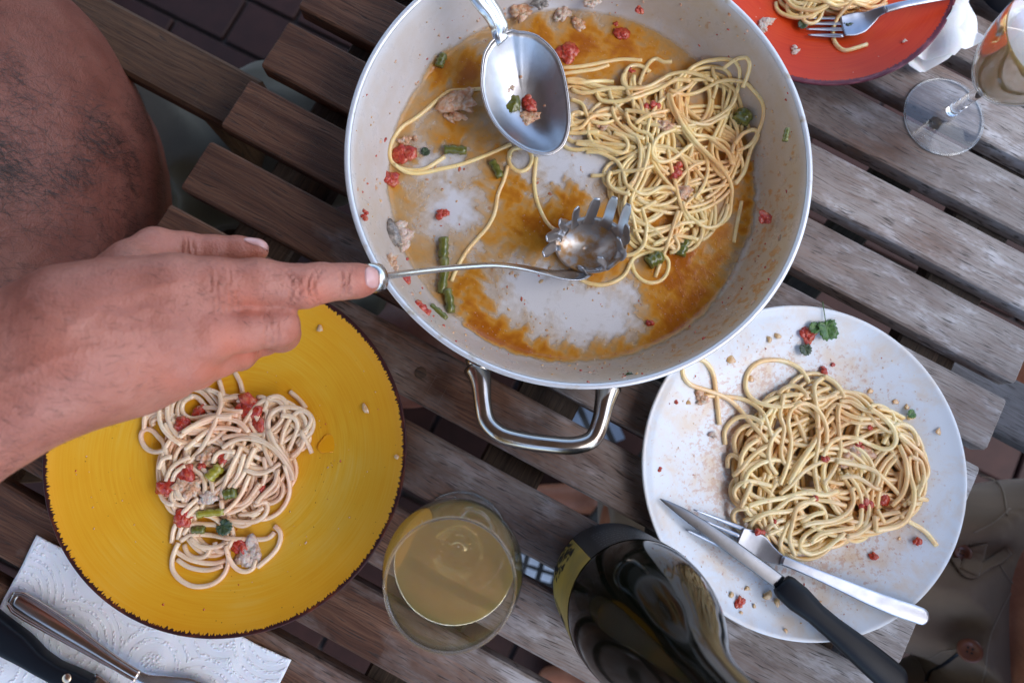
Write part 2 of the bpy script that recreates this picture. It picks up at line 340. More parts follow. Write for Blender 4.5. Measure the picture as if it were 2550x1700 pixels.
# glazes: brushed in rings, dark painted rim
def glaze(name, c0, c1, c2, rim0, rim1, Rr, band, spike, coatr=0.12):
    g = G(name); s_ = g.sep(g.obj); x, y = s_[0], s_[1]
    r = g.ma('POWER', g.ma('ADD', g.ma('MULTIPLY', x, x), g.ma('MULTIPLY', y, y)), 0.5)
    th = g.ma('ARCTAN2', y, x)
    ring = g.noise(1.0, 4, 0.6, g.comb(g.ma('MULTIPLY', r, 900.0), g.ma('MULTIPLY', g.ma('SINE', th), 2.2), g.ma('MULTIPLY', g.ma('COSINE', th), 2.2)))
    big = g.noise(9, 3, 0.6, g.comb(x, y, 0.0))
    c = g.ramp(g.ma('ADD', g.ma('MULTIPLY', ring, 0.38), g.ma('MULTIPLY', big, 0.62)), [(0.33, c0), (0.5, c1), (0.67, c2)])
    edge = g.step(r, Rr * 0.62, Rr * 0.97); c = g.mix(g.ma('MULTIPLY', edge, 0.55), c, c0)
    spk = g.ma('MULTIPLY', g.step(g.vor(170), 0.09, 0.05), g.step(g.noise(25), 0.50, 0.60)); c = g.mix(g.ma('MULTIPLY', spk, 0.8), c, (0.16, 0.05, 0.015))
    spk2 = g.ma('MULTIPLY', g.step(g.vor(90), 0.07, 0.03), g.step(g.noise(40, 3), 0.54, 0.62)); c = g.mix(g.ma('MULTIPLY', spk2, 0.9), c, (0.40, 0.06, 0.015))
    sp = g.noise(1.0, 2, 0.6, g.comb(g.ma('MULTIPLY', th, 62.0), 0.0, 0.0)); sp2 = g.noise(1.0, 2, 0.5, g.comb(g.ma('MULTIPLY', th, 9.0), 3.0, 0.0))
    lim = g.ma('SUBTRACT', Rr - band, g.ma('ADD', g.ma('MULTIPLY', g.ma('POWER', g.step(sp, 0.42, 0.75), 1.0), spike), g.ma('MULTIPLY', sp2, band * 0.5)))
    k = g.step(g.ma('SUBTRACT', r, lim), -0.0001, 0.0002)
    rc = g.mix(g.step(g.noise(1.0, 3, 0.6, g.comb(g.ma('MULTIPLY', th, 7.0), g.ma('MULTIPLY', r, 300.0), 0.0)), 0.50, 0.72), rim0, rim1)
    c = g.mix(k, c, rc)
    g.set(Base_Color=c, Roughness=0.5, Specular_IOR_Level=0.24, Coat_Weight=0.06, Coat_Roughness=coatr)
    g.bump(g.ma('ADD', g.ma('MULTIPLY', ring, 0.5), g.ma('MULTIPLY', g.noise(140, 2), 0.9)), 0.10, 0.0006); M[name] = g.m
glaze('yellow_glaze', (0.70, 0.29, 0.006), (0.76, 0.39, 0.020), (0.76, 0.47, 0.075), (0.035, 0.008, 0.008), (0.14, 0.03, 0.008), 0.1258, 0.0014, 0.0030)
glaze('red_glaze', (0.52, 0.026, 0.004), (0.66, 0.048, 0.006), (0.74, 0.09, 0.010), (0.12, 0.02, 0.035), (0.30, 0.10, 0.12), 0.1195, 0.0022, 0.0022)
g = simple('white_glaze', (0.78, 0.79, 0.80), 0.35, Coat_Weight=0.5, Coat_Roughness=0.12)
sm = g.noise(38, 5, 0.65, dist=0.4); fine = g.noise(260, 3, 0.7); near = g.attr('stain')
c = g.mix(g.ma('MULTIPLY', g.ma('MULTIPLY', g.step(sm, 0.46, 0.66), near), 0.9), (0.67, 0.705, 0.75), (0.66, 0.46, 0.26))
c = g.mix(g.ma('MULTIPLY', g.step(g.ma('MULTIPLY', fine, g.ma('ADD', near, 0.6)), 0.72, 0.86), 0.6), c, (0.5, 0.25, 0.14))
c = g.mix(g.step(g.vor(420), 0.07, 0.03), c, (0.42, 0.36, 0.32))
g.set(Base_Color=c); g.bump(sm, 0.06, 0.0006)

g = simple('glass', (1, 1, 1), 0.0, 0.0, IOR=1.45, Transmission_Weight=1.0)
def thin_glass(name, tint, edge):
    g = G(name); g.t.nodes.remove(g.b); tr = g.t.nodes.new('ShaderNodeBsdfTransparent'); gl = g.t.nodes.new('ShaderNodeBsdfGlossy'); gl.inputs['Roughness'].default_value = 0.01
    lw = g.t.nodes.new('ShaderNodeLayerWeight'); lw.inputs[0].default_value = 0.5; fr_ = g.ma('ADD', 0.045, g.ma('MULTIPLY', g.ma('POWER', lw.outputs['Facing'], 4.0), 0.7))
    g.put(tr.inputs[0], g.mix(g.step(lw.outputs['Facing'], 0.75, 1.0), tint, edge)); mx = g.t.nodes.new('ShaderNodeMixShader')
    g.t.links.new(fr_, mx.inputs[0]); g.t.links.new(tr.outputs[0], mx.inputs[1]); g.t.links.new(gl.outputs[0], mx.inputs[2]); g.t.links.new(mx.outputs[0], g.out.inputs[0]); M[name] = g.m
thin_glass('thin_glass', (0.985, 0.99, 0.99), (0.70, 0.76, 0.73))
g = simple('wine', (0.86, 0.57, 0.24), 0.03, 0.0, IOR=1.34, Transmission_Weight=0.70, Subsurface_Weight=0.5, Subsurface_Radius=(1.0, 0.6, 0.25), Subsurface_Scale=0.03)
g = simple('bottle_glass', (0.003, 0.004, 0.002), 0.085, 0.0, IOR=1.5, Specular_IOR_Level=0.24)
g = simple('black_label', (0.018, 0.019, 0.02), 0.45); 
g = simple('gold_label', (0.36, 0.25, 0.05), 0.45, 0.0); g.bump(g.noise(400), 0.1, 0.0003)
g.set(Base_Color=g.mix(g.step(g.noise(60, 4), 0.4, 0.7), (0.40, 0.27, 0.05), (0.30, 0.22, 0.06)))
simple('ink', (0.012, 0.011, 0.010), 0.5); simple('pale_ink', (0.20, 0.20, 0.21), 0.5)
steel('blade_steel', (0.25, 0.25, 0.26), 0.24)
simple('wet_oil', (0.80, 0.33, 0.008), 0.08, Coat_Weight=0.4)
g = simple('black_plastic', (0.006, 0.007, 0.010), 0.42, Specular_IOR_Level=0.22); g.bump(g.noise(700, 3), 0.15, 0.0003)
simple('brass', (0.66, 0.48, 0.34), 0.3, 1.0)
g = simple('blue_plastic', (0.05, 0.14, 0.32), 0.45); simple('dark_plastic', (0.012, 0.016, 0.024), 0.4)

# paper
g = G('embossed_paper'); s_ = g.sep(g.obj)
vor = g.t.nodes.new('ShaderNodeTexVoronoi'); g.put(vor.inputs['Vector'], g.comb(s_[0], s_[1], 0.0)); vor.inputs['Scale'].default_value = 21; vor.inputs['Randomness'].default_value = 0.6
d = vor.outputs['Distance']
ringw = g.ma('SINE', g.ma('MULTIPLY', d, 62.0))
dots = g.step(g.vor(430, g.comb(s_[0], s_[1], 0.0)), 0.55, 0.25)
h = g.ma('MULTIPLY', g.step(ringw, -0.1, 0.7), g.ma('ADD', dots, 0.25))
g.set(Base_Color=(0.80, 0.80, 0.83), Roughness=0.9, Subsurface_Weight=0.15, Subsurface_Scale=0.001)
g.bump(g.ma('ADD', h, g.ma('MULTIPLY', g.noise(900, 2), 0.2)), 0.5, 0.0011); M['embossed_paper'] = g.m
g = simple('tissue', (0.82, 0.81, 0.81), 0.9, Subsurface_Weight=0.15, Subsurface_Scale=0.001); g.bump(g.noise(420, 4, 0.7), 0.4, 0.0008)

# skin
def skin(name, c0, c1, c2, spots=0.3, spec=0.40):
    g = G(name); n = g.noise(28, 4, 0.6); n2 = g.noise(160, 4, 0.65); pores = g.vor(700)
    c = g.ramp(n, [(0.32, c0), (0.5, c1), (0.68, c2)])
    c = g.mix(g.ma('MULTIPLY', g.step(n2, 0.52, 0.70), 0.3), c, tuple(q * 0.72 for q in c0))
    c = g.mix(g.ma('MULTIPLY', g.attr('red'), 0.7), c, (0.60, 0.17, 0.10))
    c = g.mix(g.ma('MULTIPLY', g.attr('crease'), 0.45), c, (0.26, 0.08, 0.05))
    c = g.mix(g.attr('tan'), c, g.mix(1.0, c, (0.44, 0.38, 0.36), 'MULTIPLY'))  # 'tan' paints the torso's shade into the skin colour
    c = g.mix(g.ma('MULTIPLY', g.step(g.vor(150), 0.09, 0.05), spots), c, tuple(q * 0.45 for q in c0))
    g.set(Base_Color=c, Roughness=0.46, Subsurface_Weight=0.18, Subsurface_Radius=(1.0, 0.36, 0.18), Subsurface_Scale=0.0028, Specular_IOR_Level=spec)
    wr = g.noise(1.0, 3, 0.6, g.map(g.obj, (420, 120, 300), rot=(0, 0, 0.2)))
    g.bump(g.ma('ADD', g.ma('ADD', g.ma('MULTIPLY', n2, 0.7), g.ma('MULTIPLY', pores, 0.35)), g.ma('ADD', g.ma('MULTIPLY', wr, 0.5), g.ma('MULTIPLY', g.attr('crease'), -2.5))), 0.6, 0.0010)
    M[name] = g.m
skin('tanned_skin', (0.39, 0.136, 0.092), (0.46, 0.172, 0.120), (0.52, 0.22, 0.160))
skin('brown_skin', (0.30, 0.105, 0.055), (0.35, 0.13, 0.07), (0.40, 0.16, 0.09))
simple('nail', (0.66, 0.36, 0.33), 0.28, Coat_Weight=0.4)
simple('hair', (0.022, 0.014, 0.010), 0.5)
def cloth(name, c, sc=900):
    g = G(name); wv = g.noise(sc, 2, 0.5); n = g.noise(18, 4)
    g.set(Base_Color=g.ramp(n, [(0.3, tuple(q * 0.85 for q in c)), (0.7, tuple(q * 1.12 for q in c))]), Roughness=0.9, Sheen_Weight=0.2); g.bump(wv, 0.4, 0.0005); M[name] = g.m
cloth('shorts_cloth', (0.18, 0.112, 0.068)); cloth('grey_shorts_cloth', (0.10, 0.085, 0.062)); cloth('seam_cloth', (0.24, 0.17, 0.12)); cloth('canopy_cloth', (0.66, 0.50, 0.36), 300)
_n = M['canopy_cloth'].node_tree; _b = [q for q in _n.nodes if q.type == 'BSDF_PRINCIPLED'][0]; _o = [q for q in _n.nodes if q.type == 'OUTPUT_MATERIAL'][0]
_t = _n.nodes.new('ShaderNodeBsdfTranslucent'); _t.inputs[0].default_value = (0.66, 0.54, 0.42, 1); _x = _n.nodes.new('ShaderNodeMixShader'); _x.inputs[0].default_value = 0.24
_n.links.new(_b.outputs[0], _x.inputs[1]); _n.links.new(_t.outputs[0], _x.inputs[2]); _n.links.new(_x.outputs[0], _o.inputs[0])
cloth('blue_cloth', (0.18, 0.22, 0.28)); cloth('white_cloth', (0.7, 0.72, 0.75))
simple('button_wood', (0.17, 0.05, 0.025), 0.35, Coat_Weight=0.4)
# floor
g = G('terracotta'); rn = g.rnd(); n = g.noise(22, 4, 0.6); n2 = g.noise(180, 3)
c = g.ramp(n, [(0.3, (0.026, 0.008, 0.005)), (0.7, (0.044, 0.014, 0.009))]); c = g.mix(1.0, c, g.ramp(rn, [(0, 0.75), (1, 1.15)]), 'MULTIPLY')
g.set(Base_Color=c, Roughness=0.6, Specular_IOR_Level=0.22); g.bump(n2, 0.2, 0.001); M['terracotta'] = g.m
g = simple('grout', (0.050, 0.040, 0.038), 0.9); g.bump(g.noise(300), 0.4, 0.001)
g = simple('stucco', (0.42, 0.28, 0.2), 0.9)
# ================================================================== THE PLACE
PHI = math.atan2(-0.47202679, 0.88158421)
UD = np.array([math.cos(PHI), math.sin(PHI), 0]); VD = np.array([-0.47202679, -0.88158421, 0])
def UV(u, v, z=0.0): return UD * u + VD * v + np.array([0, 0, z])
U0, V0, PW, SW, LL = -0.29937, -0.51765, 0.059, 0.0446, 0.6503
FZ = -0.72

# floor of terracotta bricks
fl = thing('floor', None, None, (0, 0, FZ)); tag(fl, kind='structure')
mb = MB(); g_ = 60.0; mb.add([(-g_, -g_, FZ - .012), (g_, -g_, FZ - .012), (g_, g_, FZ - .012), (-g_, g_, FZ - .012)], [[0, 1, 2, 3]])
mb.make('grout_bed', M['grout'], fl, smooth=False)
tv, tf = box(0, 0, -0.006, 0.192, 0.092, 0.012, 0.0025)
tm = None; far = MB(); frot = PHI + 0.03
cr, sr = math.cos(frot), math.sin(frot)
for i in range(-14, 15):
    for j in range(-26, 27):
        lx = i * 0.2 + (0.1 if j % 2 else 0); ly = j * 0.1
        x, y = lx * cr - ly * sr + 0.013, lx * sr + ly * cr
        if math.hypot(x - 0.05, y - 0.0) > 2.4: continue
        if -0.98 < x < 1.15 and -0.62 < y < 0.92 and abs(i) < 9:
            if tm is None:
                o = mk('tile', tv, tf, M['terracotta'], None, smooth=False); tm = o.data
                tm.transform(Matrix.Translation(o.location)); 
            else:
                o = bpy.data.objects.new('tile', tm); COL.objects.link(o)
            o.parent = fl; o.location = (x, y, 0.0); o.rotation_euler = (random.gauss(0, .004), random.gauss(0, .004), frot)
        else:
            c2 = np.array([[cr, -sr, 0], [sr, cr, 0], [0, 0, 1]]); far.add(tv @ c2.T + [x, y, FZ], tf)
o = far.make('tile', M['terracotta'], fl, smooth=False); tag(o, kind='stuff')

# the table: slats run along u, cross bars below
tb = thing('garden_table', 'weathered slatted wooden garden table carrying the pan and plates', 'table', (0, 0, 0), rz=PHI)
def tpart(name, V, F, mat, label=None, smooth=False):
    me = bpy.data.meshes.new(name); me.from_pydata(np.asarray(V).tolist(), [], F); me.materials.append(mat)
    if smooth: me.polygons.foreach_set('use_smooth', [True] * len(F))
    o = bpy.data.objects.new(name, me); COL.objects.link(o); o.parent = tb
    if label: o['label'] = label
    return o
for k in range(-5, 17):
    ll = LL + random.uniform(-.0012, .0012); du = random.uniform(-.0008, .0008)
    V, F = box(0, 0, 0, ll, SW + random.uniform(-.0006, .0006), 0.018, 0.0016)
    yc = -(V0 + k * PW + SW / 2)
    V = V + [U0 + LL / 2 + du, 0, -0.009 - random.uniform(0, .0004)]
    V[:, 1] += yc
    o = tpart('slat', V, F, M['slat_wood'])
# screws with dark rings
for (px, py) in [(1047, 928)]:
    c = P(px, py, 0.0); V, F = lathe([(0.0001, .0004), (.0035, .0006), (.0045, .0002), (.0052, -.001)], (0, 0, 0), 24)
    o = mk('wood_plug', V + c, F, M['chair_wood'], tb); o.parent = None
    o.data.transform(Matrix.Rotation(-PHI, 4, 'Z')); o.parent = tb; o.location = Matrix.Rotation(-PHI, 3, 'Z') @ Vector(c * 0)
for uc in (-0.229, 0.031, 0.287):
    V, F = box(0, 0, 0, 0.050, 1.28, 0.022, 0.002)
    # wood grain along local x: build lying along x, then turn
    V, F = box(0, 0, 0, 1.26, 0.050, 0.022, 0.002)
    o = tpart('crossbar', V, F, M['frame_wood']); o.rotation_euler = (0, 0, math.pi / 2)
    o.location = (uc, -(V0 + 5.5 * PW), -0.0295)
def beam(name, a, b, wd, tk, mat, parent):
    a, b = np.asarray(a, float), np.asarray(b, float); L_ = np.linalg.norm(b - a)
    V, F = box(0, 0, 0, L_, wd, tk, 0.003); me = bpy.data.meshes.new(name); me.from_pydata(V.tolist(), [], F); me.materials.append(mat)
    o = bpy.data.objects.new(name, me); COL.objects.link(o)
    q = Vector(b - a).to_track_quat('X', 'Z'); o.rotation_mode = 'QUATERNION'; o.rotation_quaternion = q; o.location = Vector((a + b) / 2)
    if parent: 
        o.parent = parent; 
        mw = Matrix.LocRotScale(o.location, q, None); o.matrix_parent_inverse = (Matrix.Translation(wloc(parent)) @ Matrix.Rotation(parent.rotation_euler.z, 4, 'Z')).inverted()
    return o
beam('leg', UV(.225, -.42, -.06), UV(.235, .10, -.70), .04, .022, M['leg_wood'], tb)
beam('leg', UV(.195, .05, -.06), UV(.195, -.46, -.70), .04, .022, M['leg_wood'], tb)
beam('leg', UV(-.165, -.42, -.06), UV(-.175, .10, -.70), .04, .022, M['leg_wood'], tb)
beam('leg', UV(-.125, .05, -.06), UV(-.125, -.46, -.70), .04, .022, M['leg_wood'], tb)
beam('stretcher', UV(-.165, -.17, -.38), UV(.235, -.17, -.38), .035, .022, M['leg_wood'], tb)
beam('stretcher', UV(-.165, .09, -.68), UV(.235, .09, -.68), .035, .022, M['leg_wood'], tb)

# garden chairs under both ends
def chair(label, mat, uA, vA, uB, vB, far_u, zarm, sgn):
    """armrests along u at vA and vB; far_u is where the back stands; sgn points from table to back"""
    c = thing('garden_chair', label, 'chair', tuple(UV((uA + far_u) / 2, (vA + vB) / 2, FZ)))
    for vv in (vA, vB):
        beam('armrest', UV(uA, vv, zarm), UV(far_u, vv, zarm), .052, .02, mat, c)
        beam('leg', UV(uA - sgn * .0 + sgn * .05, vv, zarm - .012), UV(uA + sgn * .03, vv, FZ + .002), .036, .022, mat, c)
        beam('leg', UV(far_u, vv, zarm - .012), UV(far_u - sgn * .03, vv, FZ + .002), .036, .022, mat, c)
    n = 7
    for i in range(n):
        uu = uA + sgn * (.06 + i * (abs(far_u - uA) - .08) / (n - 1))
        beam('seat_slat', UV(uu, vA + .028 * np.sign(vB - vA), -.30), UV(uu, vB - .028 * np.sign(vB - vA), -.30), .048, .016, mat, c)
    for vv in (vA, vB):
        beam('back_post', UV(far_u - sgn * .03, vv + .05 * np.sign((vA + vB) / 2 - vv), -.29), UV(far_u + sgn * .10, vv + .05 * np.sign((vA + vB) / 2 - vv), .20), .03, .022, mat, c)
    for i in range(5):
        t = .25 + i * .17; uu = far_u - sgn * .03 + sgn * .13 * t; zz = -.29 + .49 * t
        beam('back_slat', UV(uu, vA + .07 * np.sign(vB - vA), zz), UV(uu, vB - .07 * np.sign(vB - vA), zz), .06, .014, mat, c)
    return c
chair('brown wooden armchair of the shirtless man, its armrest tucked under the table edge', M['chair_wood'], -.312, -.1555, -.312, .215, -.86, -.052, -1)
chair('greyish wooden armchair at the white plate end of the table', M['grey_chair_wood'], .334, -.246, .40, .27, 1.05, -.075, 1)

# parasol over the table, open to the sky on the right and below
pr = thing('garden_parasol', 'large beige garden parasol shading the whole table', 'parasol', (-.95, .55, FZ))
V, F = lathe([(1.45, 1.25 - FZ), (1.25, 1.33 - FZ), (.85, 1.47 - FZ), (.45, 1.60 - FZ), (.02, 1.69 - FZ), (.02, 1.686 - FZ), (.45, 1.594 - FZ), (.85, 1.464 - FZ), (1.25, 1.324 - FZ)], (-.62, .25, FZ), 10, closed=True)
mk('canopy', V, F, M['canopy_cloth'], pr, smooth=False)
V, F = tube([(-.95, .95, FZ + .001), (-.95, .95, 0.8), (-.95, .95, 1.42)], .022, 12); mk('pole', V, F, M['leg_wood'], pr)
V, F = lathe([(0.001, .05), (.20, .05), (.22, .03), (.22, 0.0)], (-.95, .95, FZ), 32); mk('base', V, F, M['grout'], pr)

# things on the floor seen through the gaps
def cloth_patch(name, label, cat, c, sx, sy, rot, mats, stripes, grid=False):
    n = 44; V = []; F = []; mi = []
    for i in range(n):
        for j in range(n):
            x, y = (i / (n - 1) - .5) * sx, (j / (n - 1) - .5) * sy
            z = .004 + .012 * abs(mnoise.noise(Vector((x * 14, y * 14, c[0] * 9))))
            V.append((c[0] + x * math.cos(rot) - y * math.sin(rot), c[1] + x * math.sin(rot) + y * math.cos(rot), FZ + z))
    for i in range(n - 1):
        for j in range(n - 1):
            F.append([i * n + j, (i + 1) * n + j, (i + 1) * n + j + 1, i * n + j + 1])
            d_ = (i % stripes < stripes * .33) or (grid and j % stripes < stripes * .33); mi.append(1 if d_ else 0)
    o = mk(name, V, F, None, None, mats=mats, midx=mi); return tag(o, label, cat)
c1 = P(1440, 1035, FZ); cloth_patch('folded_cloth', 'blue grey cloth with black stripes on the floor below the pan handle', 'cloth', c1, .12, .14, PHI + .9, [M['blue_cloth'], M['ink']], 11)
c1 = P(1335, 1395, FZ); cloth_patch('folded_cloth', 'white cloth with dark checks on the floor between glass and bottle', 'cloth', c1, .10, .07, PHI + .2, [M['white_cloth'], M['ink']], 12, True)

# ------------------------------------------------------------------ tableware
def plate(name, label, c, Rr, h, mat, foot, well, group=None):
    root = thing(name, label, 'plate', (c[0], c[1], 0.0), group)
    cv = lambda q: .0035 + (h - .0035) * max(0, (q - .35) / .65) ** 1.9
    prof = [(0.0005, .0035), (Rr * .35, cv(.35)), (Rr * .55, cv(.55)), (Rr * .7, cv(.7)), (Rr * .8, cv(.8)), (Rr * .88, cv(.88)), (Rr * .94, cv(.94)), (Rr * .985, h * .99), (Rr, h), (Rr + .0006, h - .0012), (Rr - .001, h - .003), (Rr * .9, h * .62), (Rr * .72, h * .24), (foot + .003, .002), (foot + .002, .0002), (foot - .001, .0002), (foot - .002, .0016), (0.0005, .0016)]
    prof = smoothprof(prof[:8], 6)[:-1] + smoothprof(prof[7:12], 4)[:-1] + prof[11:]
    V, F = lathe(prof, (c[0], c[1], .0), 180)
    r = np.hypot(V[:, 0] - c[0], V[:, 1] - c[1])
    st = np.clip(1.45 - r / Rr, 0.15, 1)
    mk('dish', V, F, mat, root, attr={'stain': st}); return root
YC, WC, RC = (-.1795, -.0075), (.2392, -.0205), (.2754, .4013)
plate('dinner_plate', 'yellow plate with jagged brown painted rim, spaghetti on it', YC, .1258, .023, M['yellow_glaze'], .055, .070)
plate('dinner_plate', 'plain white plate with half eaten spaghetti and crossed cutlery', WC, .1215, .019, M['white_glaze'], .06, .085)
plate('dinner_plate', 'orange red plate with purple rim, cut off by the photo top', RC, .1200, .021, M['red_glaze'], .055, .075)
def plate_z(c, Rr, h, well, x, y):
    r = np.hypot(x - c[0], y - c[1])
    return .0037 + (h - .0035) * np.maximum(0, (r / Rr - .35) / .65) ** 1.9
PZ = {'y': lambda x, y: plate_z(YC, .1258, .023, .070, x, y), 'w': lambda x, y: plate_z(WC, .1215, .019, .085, x, y), 'r': lambda x, y: plate_z(RC, .12, .021, .075, x, y)}

# the pan
PC = np.array([.0711, .204]); PB, PR, PH = .1425, .1685, .055
pan = thing('cooking_pan', 'wide shallow pan with cream coated inside holding the leftover spaghetti', 'pan', (PC[0], PC[1], 0.0))
inn = smoothprof([(.0005, .0042), (.06, .0042), (.115, .0044), (PB - .004, .0052), (PB + .003, .0085), (PB + .008, .015), (PB + .013, .026), (PB + .018, .040), (PR - .0032, PH - .0012)], 9)
V, F = lathe(inn, (PC[0], PC[1], 0), 260)
rr = np.hypot(V[:, 0] - PC[0], V[:, 1] - PC[1]); an = np.arctan2(V[:, 1] - PC[1], V[:, 0] - PC[0])
def adiff(a, b): return np.abs((a - b + np.pi) % (2 * np.pi) - np.pi)
st = .42 + .55 * np.exp(-(adiff(an, R(-35)) / 1.15) ** 2) + .25 * np.exp(-(adiff(an, R(60)) / .35) ** 2) + .18 * np.exp(-(adiff(an, R(205)) / .5) ** 2) - .10 * np.exp(-(adiff(an, R(100)) / .3) ** 2)  # smears, raised at lower right where the wall's shade is painted in
st = st * np.clip((rr - .12) / .02, .25, 1) * np.clip((PR - rr) / .006, 0, 1)
mk('inner_wall', V, F, M['pan_coating'], pan, attr={'stain': st, 'rr': rr, 'ca': np.cos(an), 'sa': np.sin(an)})
V, F = lathe([(PR - .0030, PH - .0014), (PR - .0026, PH), (PR + .0004, PH + .0002), (PR + .0012, PH - .0006), (PR + .0006, PH - .003), (PR - .004, PH - .012), (PB + .016, .022), (PB + .008, .008), (PB - .004, .0012), (.0005, .001)], (PC[0], PC[1], 0), 200)
mk('rim', V, F, M['aluminium'], pan)
def pan_handle(sgn):
    # path in pan-centred coordinates, from photo pixels of the near handle
    pts = [P(1188, 918, .036), P(1197, 950, .040), P(1203, 1010, .043), P(1213, 1050, .044), P(1245, 1080, .045), P(1300, 1096, .045), P(1370, 1106, .045), P(1430, 1109, .045), P(1475, 1093, .044), P(1495, 1050, .043), P(1505, 1005, .040), P(1514, 965, .036)]
    pts = catmull(pts, .003); rad = np.full(len(pts), .0062)
    n = len(pts); e = np.minimum(np.arange(n), np.arange(n)[::-1]) / 8.0
    rad = rad + np.clip(1 - e, 0, 1) ** 2 * .0035
    pts = pts.copy(); 
    if sgn < 0: pts[:, 0] = 2 * PC[0] - pts[:, 0]; pts[:, 1] = 2 * PC[1] - pts[:, 1]
    V, F = tube(pts, rad, 20); h = mk('handle', V, F, M['handle_steel'], pan)
    for q in (pts[0], pts[-1]):
        d = norm([q[0] - PC[0], q[1] - PC[1], 0]); q2 = q - d * .004
        V, F = lathe([(.0001, .0), (.0095, .0), (.0105, .002), (.0085, .005), (.0001, .0055)], (0, 0, 0), 24)
        rot = np.array(Vector(d).to_track_quat('Z', 'Y').to_matrix()); mk('mount', V @ rot.T + q2, F, M['handle_steel'], h).location = (0, 0, 0)
pan_handle(1); pan_handle(-1)
def pan_z(x, y):
    return np.interp(np.hypot(x - PC[0], y - PC[1]), [a for a, b in inn], [b for a, b in inn])

# sauce: a thin film on the pan base, thickness painted from traced puddles
strokes = [  # px, py, radius, amount
 (1350,95,55,.75),(1450,110,60,.95),(1550,120,60,.9),(1620,150,50,.75),(1690,175,40,.6),(1740,200,30,.5),(1400,150,70,.8),(1500,170,60,.7),(1360,200,60,.55),(1290,110,45,.55),
 (1020,190,45,.6),(1090,165,60,.85),(1170,180,60,.9),(1130,240,60,.5),(1060,255,50,.45),(1000,330,55,.45),(1180,270,70,.45),(1120,330,60,.75),(1200,330,60,.5),(1230,400,60,.45),(1180,380,50,.6),(1250,390,40,.7),
 (1010,420,50,.5),(980,480,40,.6),(1000,530,60,.45),(1060,480,70,.35),(1080,560,70,.38),(1150,430,60,.5),(1240,440,60,.6),(1270,480,50,.85),(1300,470,40,.6),(1260,540,55,.65),(1230,590,50,.6),(1000,600,45,.5),(1060,650,60,.38),(1120,640,60,.4),(1040,700,50,.42),
 (1180,560,40,.4),(1330,550,60,.9),(1390,570,70,1.0),(1340,610,60,.8),(1290,600,50,.7),(1440,650,60,.8),(1490,660,60,.95),(1530,640,50,.85),(1420,500,45,.9),(1400,470,40,.7),(1300,660,40,.45),(1370,690,40,.5),
 (1170,700,42,.8),(1170,760,45,.9),(1190,800,48,.95),(1230,840,50,1.0),(1290,870,50,1.0),(1350,885,45,.9),(1420,895,45,.8),(1480,880,45,.65),(1530,880,50,.8),(1590,870,55,.85),(1640,845,60,.85),(1680,800,70,.95),(1720,750,70,.95),(1640,760,60,.7),(1740,690,60,.85),(1700,650,60,1.0),(1770,640,50,.85),(1790,590,50,.7),(1640,700,60,.75),(1600,690,45,.7),(1680,700,50,1.0),(1590,800,50,.5),(1550,760,40,.35),
 (1860,560,30,.8),(1855,500,30,.9),(1850,440,30,.9),(1865,600,25,.5),(1240,750,40,.35),(1270,640,50,.35),(1330,760,60,.15),(1200,650,40,.45),
 (1500,560,80,.6),(1600,550,80,.65),(1700,500,90,.6),(1750,400,90,.6),(1650,400,80,.45),(1550,250,80,.55),(1650,250,90,.55),(1780,300,90,.6),(1480,240,60,.5),(1430,330,60,.35),(1420,440,50,.3),(1500,460,50,.4)]
clean = [(1130,400,42,.7),(1120,520,45,.8),(1100,330,24,.35),(1330,720,62,.85),(1290,690,40,.5),(1440,770,70,.8),(1500,800,70,.7),(1560,720,40,.45),(1450,830,50,.55),(1380,360,70,.7),(1470,390,60,.8),(1380,430,45,.7),(1540,380,60,.5),(1310,400,45,.55),(1350,500,30,.3),(1570,830,40,.6),(1410,720,60,.7),(1480,730,50,.6),(1180,610,24,.2),(1060,420,32,.5),(1140,770,18,.7),(1150,830,22,.7),(1250,820,20,.2),(1350,840,30,.5),(1760,620,18,.6),(1745,655,16,.4),(1070,380,30,.3)]
nr, na = 150, 360; ra = np.linspace(.0008, PB + .0060, nr); aa = np.linspace(0, 2 * np.pi, na, endpoint=False)
Xs = PC[0] + np.outer(ra, np.cos(aa)); Ys = PC[1] + np.outer(ra, np.sin(aa)); Xw = Xs + .0035 * np.sin(Ys * 330 + 2 * np.sin(Xs * 210)) + .0018 * np.sin(Ys * 900 + Xs * 500); Yw = Ys + .0035 * np.sin(Xs * 310 + 1.3 + 2 * np.sin(Ys * 190)) + .0018 * np.sin(Xs * 870 - Ys * 430); A = np.full(Xs.shape, .40); Cn = np.zeros_like(A)
for px, py, r_, a_ in strokes:
    c = P(px, py, .005); s = r_ / S(px, py, .005); A = np.maximum(A, a_ * 1.08 * np.exp(-((Xw - c[0]) ** 2 + (Yw - c[1]) ** 2) / (s * s) * .62))
for px, py, r_, a_ in clean:
    c = P(px, py, .005); s = r_ / S(px, py, .005); Cn = np.maximum(Cn, a_ * np.exp(-((Xw - c[0]) ** 2 + (Yw - c[1]) ** 2) / (s * s) * .62))
A = A - Cn * .62; A = A - np.clip((np.outer(ra, np.ones(na)) - (PB + .001)) / .005, 0, 1) * .8
Zs = np.interp(np.outer(ra, np.ones(na)), [a for a, b in inn], [b for a, b in inn]) + .0005 + np.clip(A, 0, 1) * .0008
idx = np.arange(nr * na).reshape(nr, na); i2 = np.roll(idx, -1, 1)
F = np.stack([idx[:-1], i2[:-1], i2[1:], idx[1:]], -1).reshape(-1, 4)[:, ::-1]
o = mk('sauce', np.stack([Xs.ravel(), Ys.ravel(), Zs.ravel()], 1), F, M['sauce'], None, attr={'amount': A.ravel()})
tag(o, 'thin oily orange tomato sauce smeared across the pan base', 'sauce', kind='stuff')

